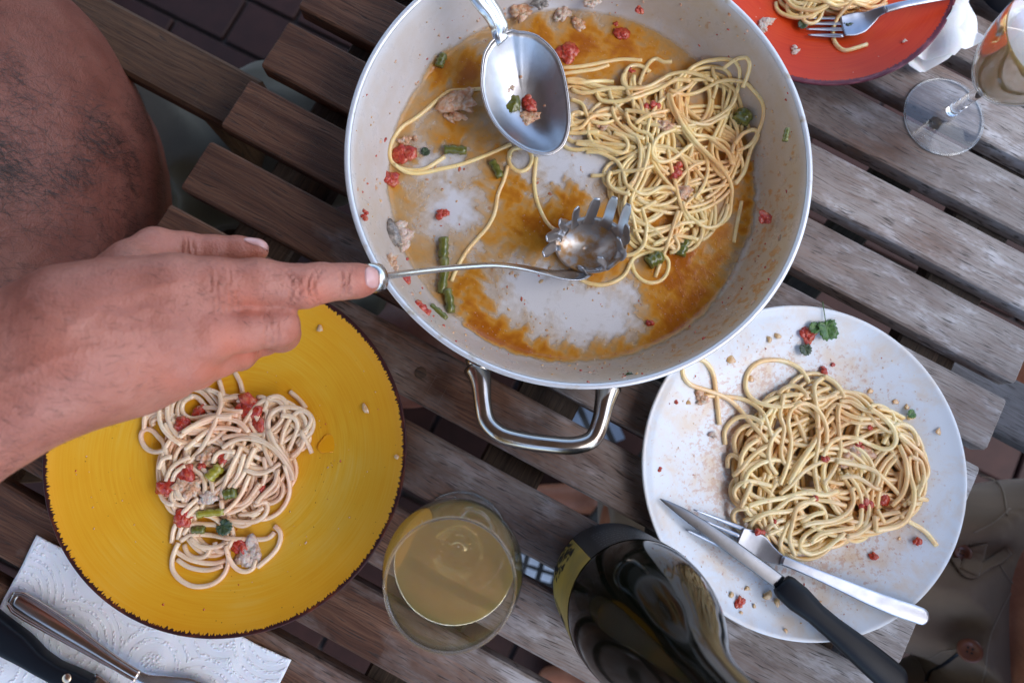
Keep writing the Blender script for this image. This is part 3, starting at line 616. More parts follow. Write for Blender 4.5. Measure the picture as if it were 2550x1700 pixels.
# ------------------------------------------------------------------ spaghetti
class Field:
    def __init__(s, poly, zf, ext=.02, res=.0008, also=()):
        p = np.array(poly); s.poly = p; p = np.vstack([p] + [np.asarray(a) for a in also]); lo = p.min(0) - ext; hi = p.max(0) + ext
        s.lo = lo; s.res = res; s.n = np.ceil((hi - lo) / res).astype(int)
        gx = lo[0] + (np.arange(s.n[0]) + .5) * res; gy = lo[1] + (np.arange(s.n[1]) + .5) * res
        s.h = zf(gx[:, None] + 0 * gy[None], gy[None] + 0 * gx[:, None]).astype(float); s.base = s.h.copy()
    def ix(s, x, y): return (np.clip(((x - s.lo[0]) / s.res).astype(int), 3, s.n[0] - 4), np.clip(((y - s.lo[1]) / s.res).astype(int), 3, s.n[1] - 4))
    def top(s, x, y, k=2):
        i, j = s.ix(np.atleast_1d(x), np.atleast_1d(y)); m = np.full(i.shape, -1.0)
        for a in range(-k, k + 1):
            for b in range(-k, k + 1):
                if a * a + b * b <= k * k: m = np.maximum(m, s.h[i + a, j + b])
        return m
    def inside(s, x, y):
        p = s.poly; c = False; n = len(p)
        for a in range(n):
            x1, y1 = p[a]; x2, y2 = p[a - 1]
            if (y1 > y) != (y2 > y) and x < (x2 - x1) * (y - y1) / (y2 - y1) + x1: c = not c
        return c
    def lay(s, xy, r, stiff=7, press=.35):
        x, y = xy[:, 0], xy[:, 1]; h = s.top(x, y, 1) ; n = len(h); z = h + r * (1 - press)
        k = np.exp(-.5 * (np.arange(-3 * stiff, 3 * stiff + 1) / stiff) ** 2); k /= k.sum()
        zs = np.convolve(np.pad(z, 3 * stiff, mode='edge'), k, 'valid')
        zs = np.maximum(zs, z - r * .75); k2 = np.ones(5) / 5; zs = np.convolve(np.pad(zs, 2, mode='edge'), k2, 'valid')
        i, j = s.ix(x, y); rc = int(np.ceil(r / s.res))
        for a in range(-rc, rc + 1):
            for b in range(-rc, rc + 1):
                d2 = (a * s.res) ** 2 + (b * s.res) ** 2
                if d2 < r * r: np.maximum.at(s.h, (np.clip(i + a, 0, s.n[0] - 1), np.clip(j + b, 0, s.n[1] - 1)), zs + math.sqrt(r * r - d2))
        return np.c_[xy, zs]
def strand(pts, r, mat, parent, sides=7, name='spaghetti_strand'):
    V, F = tube(pts, r, sides); q = [f for f in F if len(f) == 4]
    return mk(name, V, F, mat, parent)
def wander(fl, rng, step=.0018, length=.2, cx=None, tight=.011):
    p = fl.poly; c = p.mean(0)
    for _ in range(60):
        q = rng.uniform(p.min(0), p.max(0))
        if fl.inside(*q): break
    if cx is not None: q = q * .6 + np.asarray(cx) * .4
    th = rng.uniform(0, 2 * np.pi); kap = rng.choice([-1, 1]) / rng.uniform(.012, .035); out = [q]; turn = rng.choice([-1, 1])
    kt = kap
    for i in range(int(length / step)):
        if rng.random() < step / .035: kt = rng.choice([-1, 1]) / rng.uniform(tight, .05) if rng.random() < .6 else kt * .6
        ph = np.array([math.cos(th), math.sin(th)]); ah = q + ph * .010
        if not fl.inside(*ah):
            cdir = c - q; cr_ = ph[0] * cdir[1] - ph[1] * cdir[0]; kk = math.copysign(1 / (tight * .75), cr_)
            kap += (kk - kap) * .45
        else: kap += (kt - kap) * .14
        th += kap * step; q = q + np.array([math.cos(th), math.sin(th)]) * step; out.append(q)
    return np.array(out)
def smooth2(p, n=2):
    for _ in range(n): p = np.vstack([p[:1], (p[:-2] + 2 * p[1:-1] + p[2:]) / 4, p[-1:]])
    return p
def pile(name, label, polypx, zf, nrand, traced, mat, r, seed, zguess=.012, length=.21, press=.45, tight=.010, group='portions of spaghetti'):
    rng = np.random.default_rng(seed); poly = [P(a, b, zguess)[:2] for a, b in polypx]; fl_ = Field(poly, zf, also=[[P(a, b, .006)[:2] for a, b in tr] for tr in traced])
    c = np.mean(poly, 0); root = thing(name, label, 'spaghetti', (c[0], c[1], float(zf(c[0], c[1]))), group)
    base = None; k = 0
    for i in range(nrand):
        if base is None or k <= 0: base = wander(fl_, rng, length=length * rng.uniform(.6, 1.25), tight=tight, cx=c if i < nrand * .45 else None); k = rng.integers(1, 4); off = 0
        # a parallel neighbour of the same strand now and then
        t = np.gradient(base, axis=0); t /= np.linalg.norm(t, axis=1)[:, None]; nn = np.c_[-t[:, 1], t[:, 0]]
        wv = np.interp(np.arange(len(base)), np.linspace(0, len(base), 7), rng.normal(0, .0016, 7))
        q = base + nn * (off + wv)[:, None]; a, b = sorted(rng.integers(0, len(base), 2)) if rng.random() < .25 else (0, len(base))
        if b - a < 35: a, b = 0, len(base)
        q = smooth2(q[a:b], 3); off += r * rng.uniform(1.8, 2.4) * rng.choice([-1, 1, 1]); k -= 1
        strand(fl_.lay(q, r, press=press), r * rng.uniform(.93, 1.04), mat, root)
    for tr in traced:
        q = np.array([P(a, b, zguess)[:2] for a, b in tr])
        for _ in range(2):
            zz = fl_.top(q[:, 0], q[:, 1], 3) + r; zz = np.convolve(np.pad(zz, 1, mode='edge'), [.25, .5, .25], 'valid'); q = np.array([P(a, b, z_)[:2] for (a, b), z_ in zip(tr, zz)])
        q = catmull(np.c_[q, np.zeros(len(q))], .0018)[:, :2]; q = smooth2(q, 2)
        strand(fl_.lay(q, r, stiff=5, press=press), r * rng.uniform(.97, 1.04), mat, root, 8)
    return fl_, root
T3 = lambda p: fr(p, 1400, 0, 2.8); T6 = lambda p: fr(p, 1400, 500, 2.8); T2 = lambda p: fr(p, 850, 0, 3.267); T5 = lambda p: fr(p, 850, 450, 2.8)
pan_tr = [T3(q) for q in [
 [(0,470),(100,465),(200,450),(300,430),(420,410),(560,415)], [(0,512),(120,490),(240,470),(330,440)], [(30,555),(140,570),(280,560),(360,570)],
 [(60,690),(140,720),(170,790),(200,830),(300,850),(420,800)], [(60,890),(140,880),(200,810),(300,790),(380,800)], [(70,860),(60,800),(110,770),(150,790)], [(0,910),(120,915),(260,915)],
 [(170,1045),(260,1050),(330,1080),(390,1120),(430,1200),(450,1280),(510,1330),(600,1350),(700,1300),(780,1310)],
 [(95,990),(190,1000),(290,1020),(380,1060),(440,1060),(465,1010),(440,950),(360,920)],
 [(200,1220),(300,1215),(380,1190),(480,1190),(560,1180),(640,1150)],
 [(340,1190),(320,1250),(340,1300),(390,1330),(480,1355)], [(350,740),(370,810),(420,870),(500,930),(580,960)], [(440,760),(540,770),(640,800),(720,805)],
 [(540,585),(570,500),(610,430),(660,405),(700,430),(765,425)], [(1050,465),(1065,540),(1080,600),(1055,680)], [(1110,500),(1160,480),(1215,510),(1248,570),(1240,640)],
 [(510,860),(560,820),(640,790),(760,760)], [(450,770),(480,850),(530,900),(620,940),(650,1060),(680,1150),(750,1210)],
 [(800,890),(700,930),(650,980),(630,1050),(660,1110),(720,1125),(800,1090),(880,1020),(960,970),(1060,960),(1140,990),(1190,1060),(1200,1150)],
 [(750,620),(780,720),(840,820),(920,930),(1010,940),(1080,990),(1160,1060),(1190,1140)],
 [(1180,790),(1220,880),(1230,960),(1200,1010),(1190,1070)], [(790,1280),(850,1210),(920,1150),(990,1130)],
 [(920,560),(880,600),(800,640),(740,700),(770,760),(830,800),(900,840),(960,855),(1030,860),(1080,830),(1160,790)],
 [(240,640),(270,690),(380,700),(500,680),(600,640),(700,600),(800,545),(900,560)],
 [(70,600),(130,635),(220,630),(330,605),(430,605),(560,600)],
 [(560,415),(480,480)][:0] or [(430,510),(420,560),(450,600),(500,612),(600,600),(680,560),(760,515),(860,500),(960,515),(1060,560)],
 [(750,620),(820,650),(900,650),(1000,620),(1080,580),(1160,570),(1230,600),(1280,660),(1330,750),(1360,840),(1350,930),(1310,1010),(1220,1050)],
 [(1210,1000),(1260,930),(1330,910),(1365,950),(1330,1020),(1300,1100),(1270,1200),(1210,1280)],
 [(740,950),(745,1040),(765,1150),(790,1250),(810,1350),(840,1440),(870,1510),(910,1580)],
 [(740,650),(760,740),(800,820),(850,900),(920,990),(1000,1070),(1020,1180),(990,1290),(930,1380)],
 [(760,650),(780,730),(830,840),(890,930),(960,1010),(1030,1080),(1100,1150),(1160,1220),(1195,1300),(1185,1400),(1170,1500),(1110,1560)]]]
pan_tr += [T6(q) for q in [
 [(480,0),(490,40),(530,70),(600,30),(660,0)], [(500,190),(600,200),(720,180),(860,150),(1000,140)], [(560,300),(600,240),(700,210),(830,160)],
 [(640,300),(700,270),(800,240),(880,250),(950,268)], [(850,0),(870,70),(930,130),(1010,180),(1090,170),(1140,110),(1165,20)],
 [(560,40),(590,140),(590,230),(570,310),(500,370),(430,380)],
 [(480,460),(495,400),(560,360),(640,350),(720,380),(745,430),(730,510),(680,560),(600,570),(530,530),(495,470),(485,420)],
 [(760,350),(810,340),(815,290),(780,240)], [(820,60),(790,140),(760,230),(730,320),(690,420),(652,530)],
 [(480,430),(440,510),(370,560),(280,585),(180,570),(120,540)], [(1255,0),(1235,100),(1215,200),(1200,290)]]]
pan_tr += [T2([(1140,720),(1020,730),(880,740),(780,810),(700,880),(600,960),(500,1020),(430,1100),(390,1200),(400,1300),(470,1360),(560,1380),(680,1370),(840,1270)]),
 T2([(430,1330),(520,1390),(640,1400),(800,1370),(950,1340),(1100,1290),(1250,1230),(1380,1170)]),
 T2([(1370,1230),(1360,1310),(1410,1380),(1480,1390),(1540,1340),(1550,1260),(1500,1200),(1430,1200),(1375,1225),(1365,1290)]),
 T5([(1160,-110),(1130,0),(1090,100),(1070,220),(1020,320),(950,400),(880,480),(830,560),(790,640),(765,700)]),
 T5([(1360,-170),(1345,0),(1360,120),(1400,230),(1450,310),(1520,350),(1620,330),(1700,270)])]
pan_poly = [(1400,215),(1490,165),(1600,160),(1690,180),(1780,180),(1825,220),(1842,300),(1840,390),(1812,470),(1800,550),(1770,595),(1690,600),(1600,610),(1570,560),(1560,490),(1590,420),(1560,330),(1480,290),(1400,290)]
big_f, big_root = pile('spaghetti_heap', 'heap of spaghetti left in the right half of the pan', pan_poly, pan_z, 46, pan_tr, M['pasta_pan'], .00170, 3, .012, tight=.017, length=.26, press=.6)
def frW(p): return fr(p, 1600, 750, 2.4118)
wtr = [frW(q) for q in [
 [(370,565),(480,570),(580,580),(660,610),(720,660),(760,740),(790,840)],
 [(465,740),(455,640),(445,540),(430,440),(390,370),(330,338),(270,350),(243,395),(250,450),(290,500),(380,530),(470,560),(540,600),(600,660),(660,730),(720,800),(760,850)],
 [(820,560),(860,520),(920,505),(980,540),(1000,580)], [(720,620),(800,580),(900,560),(960,560)], [(1020,570),(1070,540),(1130,520)], [(1040,590),(1110,580),(1170,560)],
 [(1090,450),(1160,490),(1220,580)], [(520,1000),(515,930),(560,920),(600,960),(640,985)], [(500,860),(495,780),(540,720),(600,690),(680,700),(730,740)],
 [(640,880),(700,905),(760,940)], [(590,1010),(600,930),(640,870),(700,830)], [(560,1050),(620,980),(700,900),(780,860)], [(610,1120),(640,1030),(720,970),(800,950)],
 [(1010,490),(960,410),(880,365),(790,350),(700,365),(640,420),(620,500),(640,560),(700,605),(800,630),(900,625),(960,600)],
 [(1600,700),(1640,690)], [(1420,640),(1500,660),(1580,700)], [(1190,600),(1260,600),(1320,640),(1380,660),(1430,670),(1480,720)],
 [(1500,780),(1530,740),(1590,740),(1640,790),(1660,870)], [(1540,790),(1620,860),(1690,930),(1720,1020),(1690,1090),(1640,1140)], [(1610,930),(1680,960),(1700,1060),(1660,1170)],
 [(1230,1410),(1300,1400),(1380,1340),(1450,1290),(1560,1270)], [(1540,1290),(1620,1330),(1700,1380),(1775,1468)], [(1650,1180),(1700,1190)], [(1600,1210),(1680,1215)],
 [(1610,930),(1620,1040),(1640,1150),(1610,1280),(1540,1350),(1400,1375)], [(1550,860),(1590,960),(1600,1060),(1570,1160),(1500,1230)],
 [(820,1040),(770,960),(770,860),(820,780),(900,740),(1000,700)], [(850,560),(830,680),(860,760),(840,880),(850,960),(900,1000)],
 [(860,1120),(920,1010),(1000,900),(1060,800),(1100,700),(1160,620),(1260,640)], [(880,1100),(960,960),(1030,860),(1090,760),(1160,690)],
 [(1070,760),(1060,860),(1040,980),(1050,1080),(1060,1150)], [(1090,1100),(1150,1020),(1190,920),(1190,800),(1180,680),(1190,620)],
 [(1090,460),(1040,500),(1040,580),(1060,660),(1065,760)], [(1110,850),(1115,770),(1090,690),(1040,630),(970,610),(910,640),(885,720),(900,820),(890,920),(860,1020),(830,1100)],
 [(1090,930),(1130,860),(1200,820),(1290,820),(1380,860),(1470,890),(1530,850),(1510,760),(1450,690),(1370,640)],
 [(1290,1010),(1280,970),(1200,950),(1100,960),(980,1020),(900,1100),(830,1160)], [(1190,1060),(1280,1050),(1360,1090),(1400,1120),(1440,1130)],
 [(1170,960),(1280,980),(1390,1010),(1430,1050),(1410,1110)],
 [(640,1230),(740,1200),(860,1180),(980,1150),(1100,1165),(1180,1140)], [(780,1110),(660,1080),(580,1100),(550,1160),(590,1210),(620,1230)], [(600,1240),(640,1140),(660,1090)],
 [(620,1320),(700,1290),(800,1260),(900,1180),(1020,1190),(1120,1200),(1230,1230)], [(650,1400),(580,1370),(545,1300),(570,1250),(640,1245)],
 [(770,1490),(690,1470),(650,1400),(680,1310),(760,1270),(860,1265),(960,1240),(1050,1180)], [(790,1500),(760,1450),(750,1380),(800,1330),(860,1310)], [(760,1400),(850,1360),(950,1330)],
 [(850,1540),(830,1450),(870,1350),(930,1300),(1030,1290)], [(1270,1300),(1180,1330),(1060,1360),(980,1420),(950,1480),(1010,1520),(1100,1490),(1180,1430),(1230,1390)], [(1020,1450),(1070,1400),(1160,1380),(1280,1360)],
 [(1110,1330),(1100,1260),(1050,1215),(980,1210),(930,1250),(910,1330),(890,1430),(930,1530)], [(960,1330),(1040,1280),(1100,1270)],
 [(1260,1120),(1275,1200),(1240,1270),(1150,1320),(1050,1330),(970,1350)], [(1420,1250),(1470,1335)], [(1400,1290),(1410,1380)]]]
wpoly = frW([(860,590),(1000,540),(1150,560),(1300,640),(1450,690),(1560,780),(1640,920),(1660,1080),(1600,1230),(1480,1320),(1300,1370),(1180,1420),(1040,1480),(880,1440),(740,1380),(640,1250),(620,1120),(580,980),(620,840),(720,700)])
w_f, w_root = pile('spaghetti_heap', 'pale heap of spaghetti in the middle of the white plate', wpoly, PZ['w'], 58, wtr, M['pasta_white'], .00185, 11, .015, length=.24, press=.60, tight=.016)
def frY(p): return fr(p, 300, 900, 2.613)
ytr = [frY(q) for q in [
 [(740,70),(770,130),(775,200)], [(640,120),(655,180),(665,230)], [(560,180),(620,200),(660,240)], [(120,340),(130,300),(180,270),(260,280)], [(150,440),(150,360),(175,300),(220,270)],
 [(250,290),(250,380),(280,450),(330,500),(390,540)], [(290,620),(280,540),(240,490),(190,440),(140,440),(125,490),(160,560),(220,590),(290,575)], [(300,280),(300,360),(330,440),(380,490)],
 [(470,225),(400,260),(390,330),(450,370),(550,355),(660,345),(760,350)], [(660,245),(740,230),(790,240)], [(880,230),(930,230),(950,270),(920,320)], [(950,240),(1010,220),(1060,250),(1080,300)],
 [(500,300),(600,300),(700,320),(790,325)], [(380,490),(460,430),(560,390),(680,370),(780,400),(830,460)], [(400,460),(480,410),(600,360),(720,360)], [(420,570),(500,500),(580,440),(680,430),(780,450)],
 [(660,500),(740,480),(860,490),(960,540),(1040,620),(1080,700)], [(1100,195),(1150,240),(1190,300)], [(1110,620),(1170,560),(1190,500),(1150,440),(1100,400)],
 [(990,560),(960,480),(960,370),(1010,310),(1100,295),(1200,320),(1250,390),(1230,470),(1180,510)], [(1040,540),(1060,450),(1110,360),(1180,315),(1240,370),(1200,450),(1100,490),(1050,525)],
 [(1040,350),(1120,360),(1150,420),(1120,500),(1080,580)], [(1170,450),(1210,530),(1242,595)], [(960,440),(1000,540),(1060,620),(1100,700),(1118,770)],
 [(640,200),(650,280),(620,370),(580,450),(530,550),(470,620),(420,680)], [(660,560),(740,510),(840,500),(940,530),(1020,590),(1070,660),(1110,720),(1122,770)],
 [(600,660),(610,610),(660,580),(740,590)], [(780,550),(760,600),(720,680),(680,780),(650,860),(655,950)], [(800,600),(780,680),(750,760),(700,820)], [(870,560),(830,640),(800,720),(730,820)],
 [(920,620),(940,720),(910,820),(850,900),(770,960),(690,990)], [(1060,670),(1090,780),(1090,880),(1040,970),(960,1020),(880,1030)], [(1020,700),(1000,790),(930,860),(880,920)], [(800,700),(880,730),(960,710),(1030,660)],
 [(520,960),(540,870),(540,790),(510,730),(450,690)], [(600,900),(590,800),(560,730),(520,690)], [(290,780),(320,700),(380,650),(450,620)], [(330,780),(350,720),(420,680)], [(240,780),(250,860),(290,920),(340,930)], [(240,700),(270,630),(330,620)],
 [(360,800),(370,870),(410,900)], [(700,940),(780,930),(840,880),(900,790)], [(680,1030),(780,1045),(880,1040),(950,980),(940,910),(860,940)], [(750,1000),(850,990),(920,950)], [(660,1000),(650,900)],
 [(830,740),(780,860),(720,940),(670,980)], [(330,1180),(340,1090),(390,1000),(450,930),(500,890)], [(360,1160),(390,1060),(440,990),(500,940)], [(400,1130),(450,1060),(530,1060),(610,1065)],
 [(410,1190),(430,1250),(490,1280),(560,1260),(580,1200)], [(450,1150),(500,1200),(600,1210),(700,1180)], [(350,1230),(420,1280),(520,1310),(620,1315),(690,1290)], [(360,1290),(440,1340),(560,1360),(660,1330)],
 [(600,1180),(620,1240),(680,1230),(720,1160)], [(380,1170),(450,1130),(560,1130),(700,1150),(850,1160),(960,1150),(1000,1110)],
 [(370,1180),(335,1260),(330,1350),(380,1420),(470,1465),(580,1455),(660,1400),(695,1320),(690,1240)], [(680,1200),(700,1280),(750,1350),(810,1372),(870,1340),(875,1290)], [(1000,1070),(1040,1110),(1030,1190),(980,1260),(885,1340)]]]
ypoly = frY([(150,300),(300,270),(500,220),(700,240),(900,260),(1050,290),(1180,340),(1190,460),(1100,540),(1060,640),(1060,800),(1000,930),(900,1010),(700,1060),(640,1170),(600,1270),(420,1280),(370,1180),(340,1060),(380,930),(290,860),(260,700),(320,560),(250,480),(170,400)])
y_f, y_root = pile('spaghetti_heap', 'loose heap of spaghetti with tomato on the yellow plate', ypoly, PZ['y'], 34, ytr, M['pasta_yellow'], .00180, 23, .014, length=.2, press=.55, tight=.012)
def frR(p): return fr(p, 1850, 0, 2.8)
rtr = [frR(q) for q in [[(270,-40),(265,0),(280,50),(330,90),(400,110),(480,100),(560,60),(620,20),(660,-30)], [(300,-40),(320,20),(380,60),(460,70),(540,50),(640,-10)], [(420,-20),(520,30),(640,50),(760,40),(880,10),(960,-30)], [(500,-40),(620,10),(740,10),(860,-30)],
  [(640,80),(720,90),(820,70),(900,40),(1020,10)], [(870,305),(790,330),(710,347),(650,300),(625,220),(640,150),(690,90),(770,50),(850,20),(900,-20)]]]
rpoly = frR([(280,-40),(330,50),(430,80),(560,50),(700,60),(860,30),(980,10),(1040,-60),(980,-260),(800,-380),(560,-400),(360,-300),(260,-160)])
r_f, r_root = pile('spaghetti_heap', 'spaghetti on the orange red plate at the photo top', rpoly, PZ['r'], 34, rtr, M['pasta_pan'], .0017, 31, .014, length=.2)

# ------------------------------------------------------------------ scraps of food
SPH = {}
def sphere(lv):
    if lv not in SPH:
        b = bmesh.new(); bmesh.ops.create_icosphere(b, subdivisions=lv, radius=1.0); b.verts.ensure_lookup_table()
        SPH[lv] = (np.array([v.co[:] for v in b.verts]), [[v.index for v in f.verts] for f in b.faces]); b.free()
    return SPH[lv]
def lump(name, label, cat, px, py, z, lx, ly, lz, rot, mat, seed, rough=.35, fr_=2.2, group=None, lv=3, ridge=0.0, parent=None):
    if cat == 'seed' or cat == 'crumb' or cat == 'sauce drop' or parent is not None or name in ('pepper_piece',) or lv < 3:
        return lump0(name, label, cat, px, py, z, lx, ly, lz, rot, mat, seed, rough, fr_, group, lv, ridge, parent)
    rg = np.random.default_rng(seed * 7 + 1); s = 1 / S(px, py, z); fish = cat == 'fish'; n = int(np.clip((lx * ly) ** .5 / (3.2 if fish else 6.5), 4, 16)); mb = MB(); V0, F0 = sphere(2); cs, sn = math.cos(rot), math.sin(rot); c = P(px, py, z)
    for i in range(n):
        a = rg.uniform(0, 6.28); q = math.sqrt(rg.uniform(0, 1)) * .62; ox, oy = math.cos(a) * q * lx * s / 2, math.sin(a) * q * ly * s / 2
        m_ = min(lx, ly) * s / 2; sz = m_ * (rg.uniform(.30, .55) if fish else rg.uniform(.42, .75)); el = rg.uniform(1.3, 2.6) if fish else rg.uniform(1.0, 1.6); hz = min(lz * s * .5, sz) * rg.uniform(.45, .9)
        off = Vector((seed * 3.7 + i, i * 1.3, seed * 9.1)); V = V0 * np.array([1 + .45 * mnoise.fractal(Vector(v) * 2.4 + off, 1.0, 2.0, 3) for v in V0])[:, None]
        V = V * [sz * el, sz, hz]; t = rg.normal(0, .6) + (rot if fish else rg.uniform(0, 3)); tl = rg.normal(0, .25); c1, s1 = math.cos(tl), math.sin(tl); V = np.c_[V[:, 0] * c1 - V[:, 2] * s1, V[:, 1], V[:, 0] * s1 + V[:, 2] * c1]
        c2, s2 = math.cos(t), math.sin(t); V = np.c_[V[:, 0] * c2 - V[:, 1] * s2, V[:, 0] * s2 + V[:, 1] * c2, V[:, 2]]
        V = V + [ox * cs - oy * sn, ox * sn + oy * cs, (1 - q) * lz * s * .35 + hz * .4]; V[:, 2] = np.maximum(V[:, 2], -.0012); mb.add(V + c, F0)
    return tag(mb.make(name, mat), label, cat, group)
def lump0(name, label, cat, px, py, z, lx, ly, lz, rot, mat, seed, rough=.35, fr_=2.2, group=None, lv=3, ridge=0.0, parent=None):
    """an irregular lump, sizes in photo pixels, resting at height z"""
    V, F = sphere(lv); V = V.copy(); s = (.84 if cat == 'tomato' else 1.0) / S(px, py, z); off = Vector((seed * 3.7, seed * 1.3, seed * 9.1))
    for i, v in enumerate(V):
        d = mnoise.fractal(Vector(v) * fr_ + off, 1.0, 2.0, 4); d2 = abs(mnoise.noise(Vector((v[0] * 1.2, v[1] * 6, v[2] * 4)) + off)) * ridge
        V[i] = v * (1 + rough * d + d2)
    w1 = np.array([mnoise.noise(Vector((v[0] * 1.1, v[1] * 1.1, seed * 5.3))) for v in V]); V[:, 0] *= 1 + .5 * w1; V[:, 1] += .35 * w1[::-1][:len(V)] * 0 + .45 * V[:, 0] ** 2 * (1 if seed % 2 else -1) - .15
    V = V * [lx * s / 2, ly * s / 2, lz * s / 2]; c, s_ = math.cos(rot), math.sin(rot)
    V = np.c_[V[:, 0] * c - V[:, 1] * s_, V[:, 0] * s_ + V[:, 1] * c, V[:, 2]]
    V[:, 2] = np.maximum(V[:, 2], -lz * s * .22)
    V = V + P(px, py, z) + [0, 0, lz * s * .22]
    o = mk(name, V, F, mat, parent)
    if label: tag(o, label, cat, group)
    return o
def zt(f, px, py, zg=.014, add=-.001):
    q = P(px, py, zg); z = float(f.top(q[0], q[1], 3)[0]) + add; q = P(px, py, z); return float(f.top(q[0], q[1], 3)[0]) + add
def zpan(px, py): q = P(px, py, .006); return pan_z(q[0], q[1])
TG, FG, PG, HG = 'tomato pieces', 'fish pieces', 'green pepper pieces', 'chopped herbs'
for k_, (px, py, lx, ly, rot, lab) in enumerate([
 (1005, 390, 70, 50, .6, 'tomato piece inside the long pasta loop at the left pan wall'), (975, 445, 62, 42, .2, 'tomato scrap beside the left pan wall below the loop'),
 (1100, 535, 26, 42, -.4, 'small tomato sliver alone on the left of the pan base'), (1408, 132, 66, 52, .2, 'round red tomato piece in the orange oil right of the spoon'),
 (1548, 92, 58, 36, -.4, 'tomato piece near the upper right oil puddle edge'), (1012, 700, 34, 60, .9, 'tomato strip beside the server neck at the pan wall'),
 (1045, 770, 40, 52, .8, 'tomato skin bit stuck on the lower left pan wall'), (910, 535, 20, 50, .2, 'narrow tomato strip high on the left pan wall'),
 (1620, 805, 22, 20, 0, 'dark red tomato bead at the lower pan base'), (1905, 545, 34, 46, .2, 'red tomato smear on the right pan wall'), (1595, 28, 32, 20, -.3, 'tomato flake on the upper pan wall'), (1530, 62, 22, 14, .2, 'small tomato flake above the oil puddle')]):
    lump('tomato_piece', lab, 'tomato', px, py, zpan(px, py), lx, ly, 17 if k_ not in (7, 9, 10, 11) else 8, rot, M['tomato'], k_ + 1, .6, 3.0, group=TG, ridge=.35)
for k_, (px, py, lx, ly, rot, lab) in enumerate([(1625, 265, 60, 22, .1, 'tomato piece lying on the pan heap near its middle'), (1685, 430, 26, 80, -.3, 'long tomato strip sunk in the pan heap'), (1570, 178, 26, 16, 0, 'tomato flake on strands at the upper left of the pan heap')]):
    lump('tomato_piece', lab, 'tomato', px, py, zt(big_f, px, py, add=-.003), lx, ly, 22, rot, M['tomato'], k_ + 20, group=TG)
for k_, (px, py, lx, ly, rot, lab) in enumerate([
 (1135, 258, 92, 62, .3, 'big flaky orange fish piece left of the spoon'), (1015, 352, 70, 22, .2, 'fish flakes above the tomato in the left loop'), (1140, 296, 70, 26, .1, 'shredded fish below the big flaky piece')]):
    lump('fish_piece', lab, 'fish', px, py, zpan(px, py), lx, ly, 40, rot, M['fish_orange'], k_ + 40, .4, 3.2, FG, ridge=.25)
fp = lump('fish_piece', 'whole fish chunk with grey skin against the left pan wall', 'fish', 998, 590, zpan(998, 590), 44, 105, 38, .25, M['fish'], 51, .3, 3.0, FG, ridge=.25)
lump('skin', None, None, 978, 575, zpan(985, 575) + .002, 30, 70, 30, .3, M['fish_skin'], 52, .25, parent=fp)
lump('fish_piece', 'orange crumbled fish on the lower left pan wall', 'fish', 975, 655, zpan(975, 655), 34, 60, 16, .7, M['fish_orange'], 55, .4, 3.4, FG, ridge=.3)
for k_, (px, py, lx, ly, rot, mt, lab) in enumerate([(1298, 30, 40, 46, .3, 'fish_orange', 'fish scrap on the far pan wall right of the spoon handle'), (1345, 12, 42, 30, 0, 'fish_skin', 'grey fish skin scrap on the far pan wall'), (1400, 36, 52, 38, .5, 'fish', 'pale fish scrap with grey skin on the far pan wall'), (1440, 62, 40, 30, -.5, 'fish_orange', 'pinkish fish flake just above the oil puddle'), (1470, 10, 60, 26, .1, 'fish', 'white fish flake at the photo top edge')]):
    lump('fish_piece', lab, 'fish', px, py, zpan(px, py), lx, ly, 14, rot, M[mt], k_ + 60, .45, 3.0, FG, ridge=.2)
for k_, (px, py, lx, ly, rot, lab) in enumerate([(1500, 318, 44, 22, .2, 'orange fish crumb at the left edge of the pan heap'), (1700, 480, 60, 34, .4, 'fish flake half buried in the pan heap'), (1660, 318, 60, 30, -.3, 'orange fish flake under strands in the pan heap')]):
    lump('fish_piece', lab, 'fish', px, py, zt(big_f, px, py, add=-.004), lx, ly, 24, rot, M['fish_orange'], k_ + 70, .45, 3.2, FG, ridge=.25)
def pepper(px, py, ln, wd, rot, z, lab, mat='pepper', seed=1):
    c = P(px, py, z); s = 1 / S(px, py, z); L_ = ln * s; r = wd * s / 2; d = np.array([math.cos(rot), math.sin(rot), 0.0]); nn = np.array([-d[1], d[0], 0])
    pts = [c + d * L_ * (t - .5) + nn * math.sin(t * 3 + seed) * L_ * .05 + [0, 0, r * .7] for t in np.linspace(0, 1, 9)]
    V, F = tube(pts, [r * (.75 + .3 * math.sin(i * 1.1 + seed) ** 2) for i in range(9)], 14); V = np.array(V); V[:, 2] = np.maximum(V[:, 2], z)
    for i, v in enumerate(V): V[i] += np.array([0, 0, 1]) * mnoise.noise(Vector(v) * 300) * r * .10
    return tag(mk('pepper_piece', V, F, M[mat]), lab, 'pepper', PG)
pepper(1134, 378, 56, 24, .05, zpan(1134, 378), 'green pepper ring piece inside the left pasta loop')
pepper(1100, 155, 34, 24, 1.3, zpan(1090, 155), 'green pepper piece where the oil starts on the far left')
pepper(1235, 425, 46, 22, -1.0, zpan(1235, 425), 'green pepper piece with dark bit below the spoon')
pepper(1104, 620, 50, 28, -1.5, zpan(1104, 620), 'greyish green pepper stub above the server neck')
pepper(1103, 688, 90, 26, -1.55, zpan(1103, 690), 'long green pepper piece lying under the server neck')
pepper(1118, 752, 60, 26, -1.3, zpan(1118, 752), 'curled green pepper piece at the lower left pan base')
pepper(1092, 780, 52, 20, -.6, zpan(1095, 780), 'green pepper sliver leaning on the lower left pan wall')
pepper(1628, 650, 40, 36, .6, zpan(1628, 650), 'green pepper piece inside the small pasta ring')
pepper(1700, 620, 44, 28, 1.2, zpan(1700, 620), 'green pepper piece in the oil right of the small ring')
pepper(1845, 300, 30, 44, 1.0, zt(big_f, 1845, 300, add=-.004), 'green pepper tucked under the outer right strands')
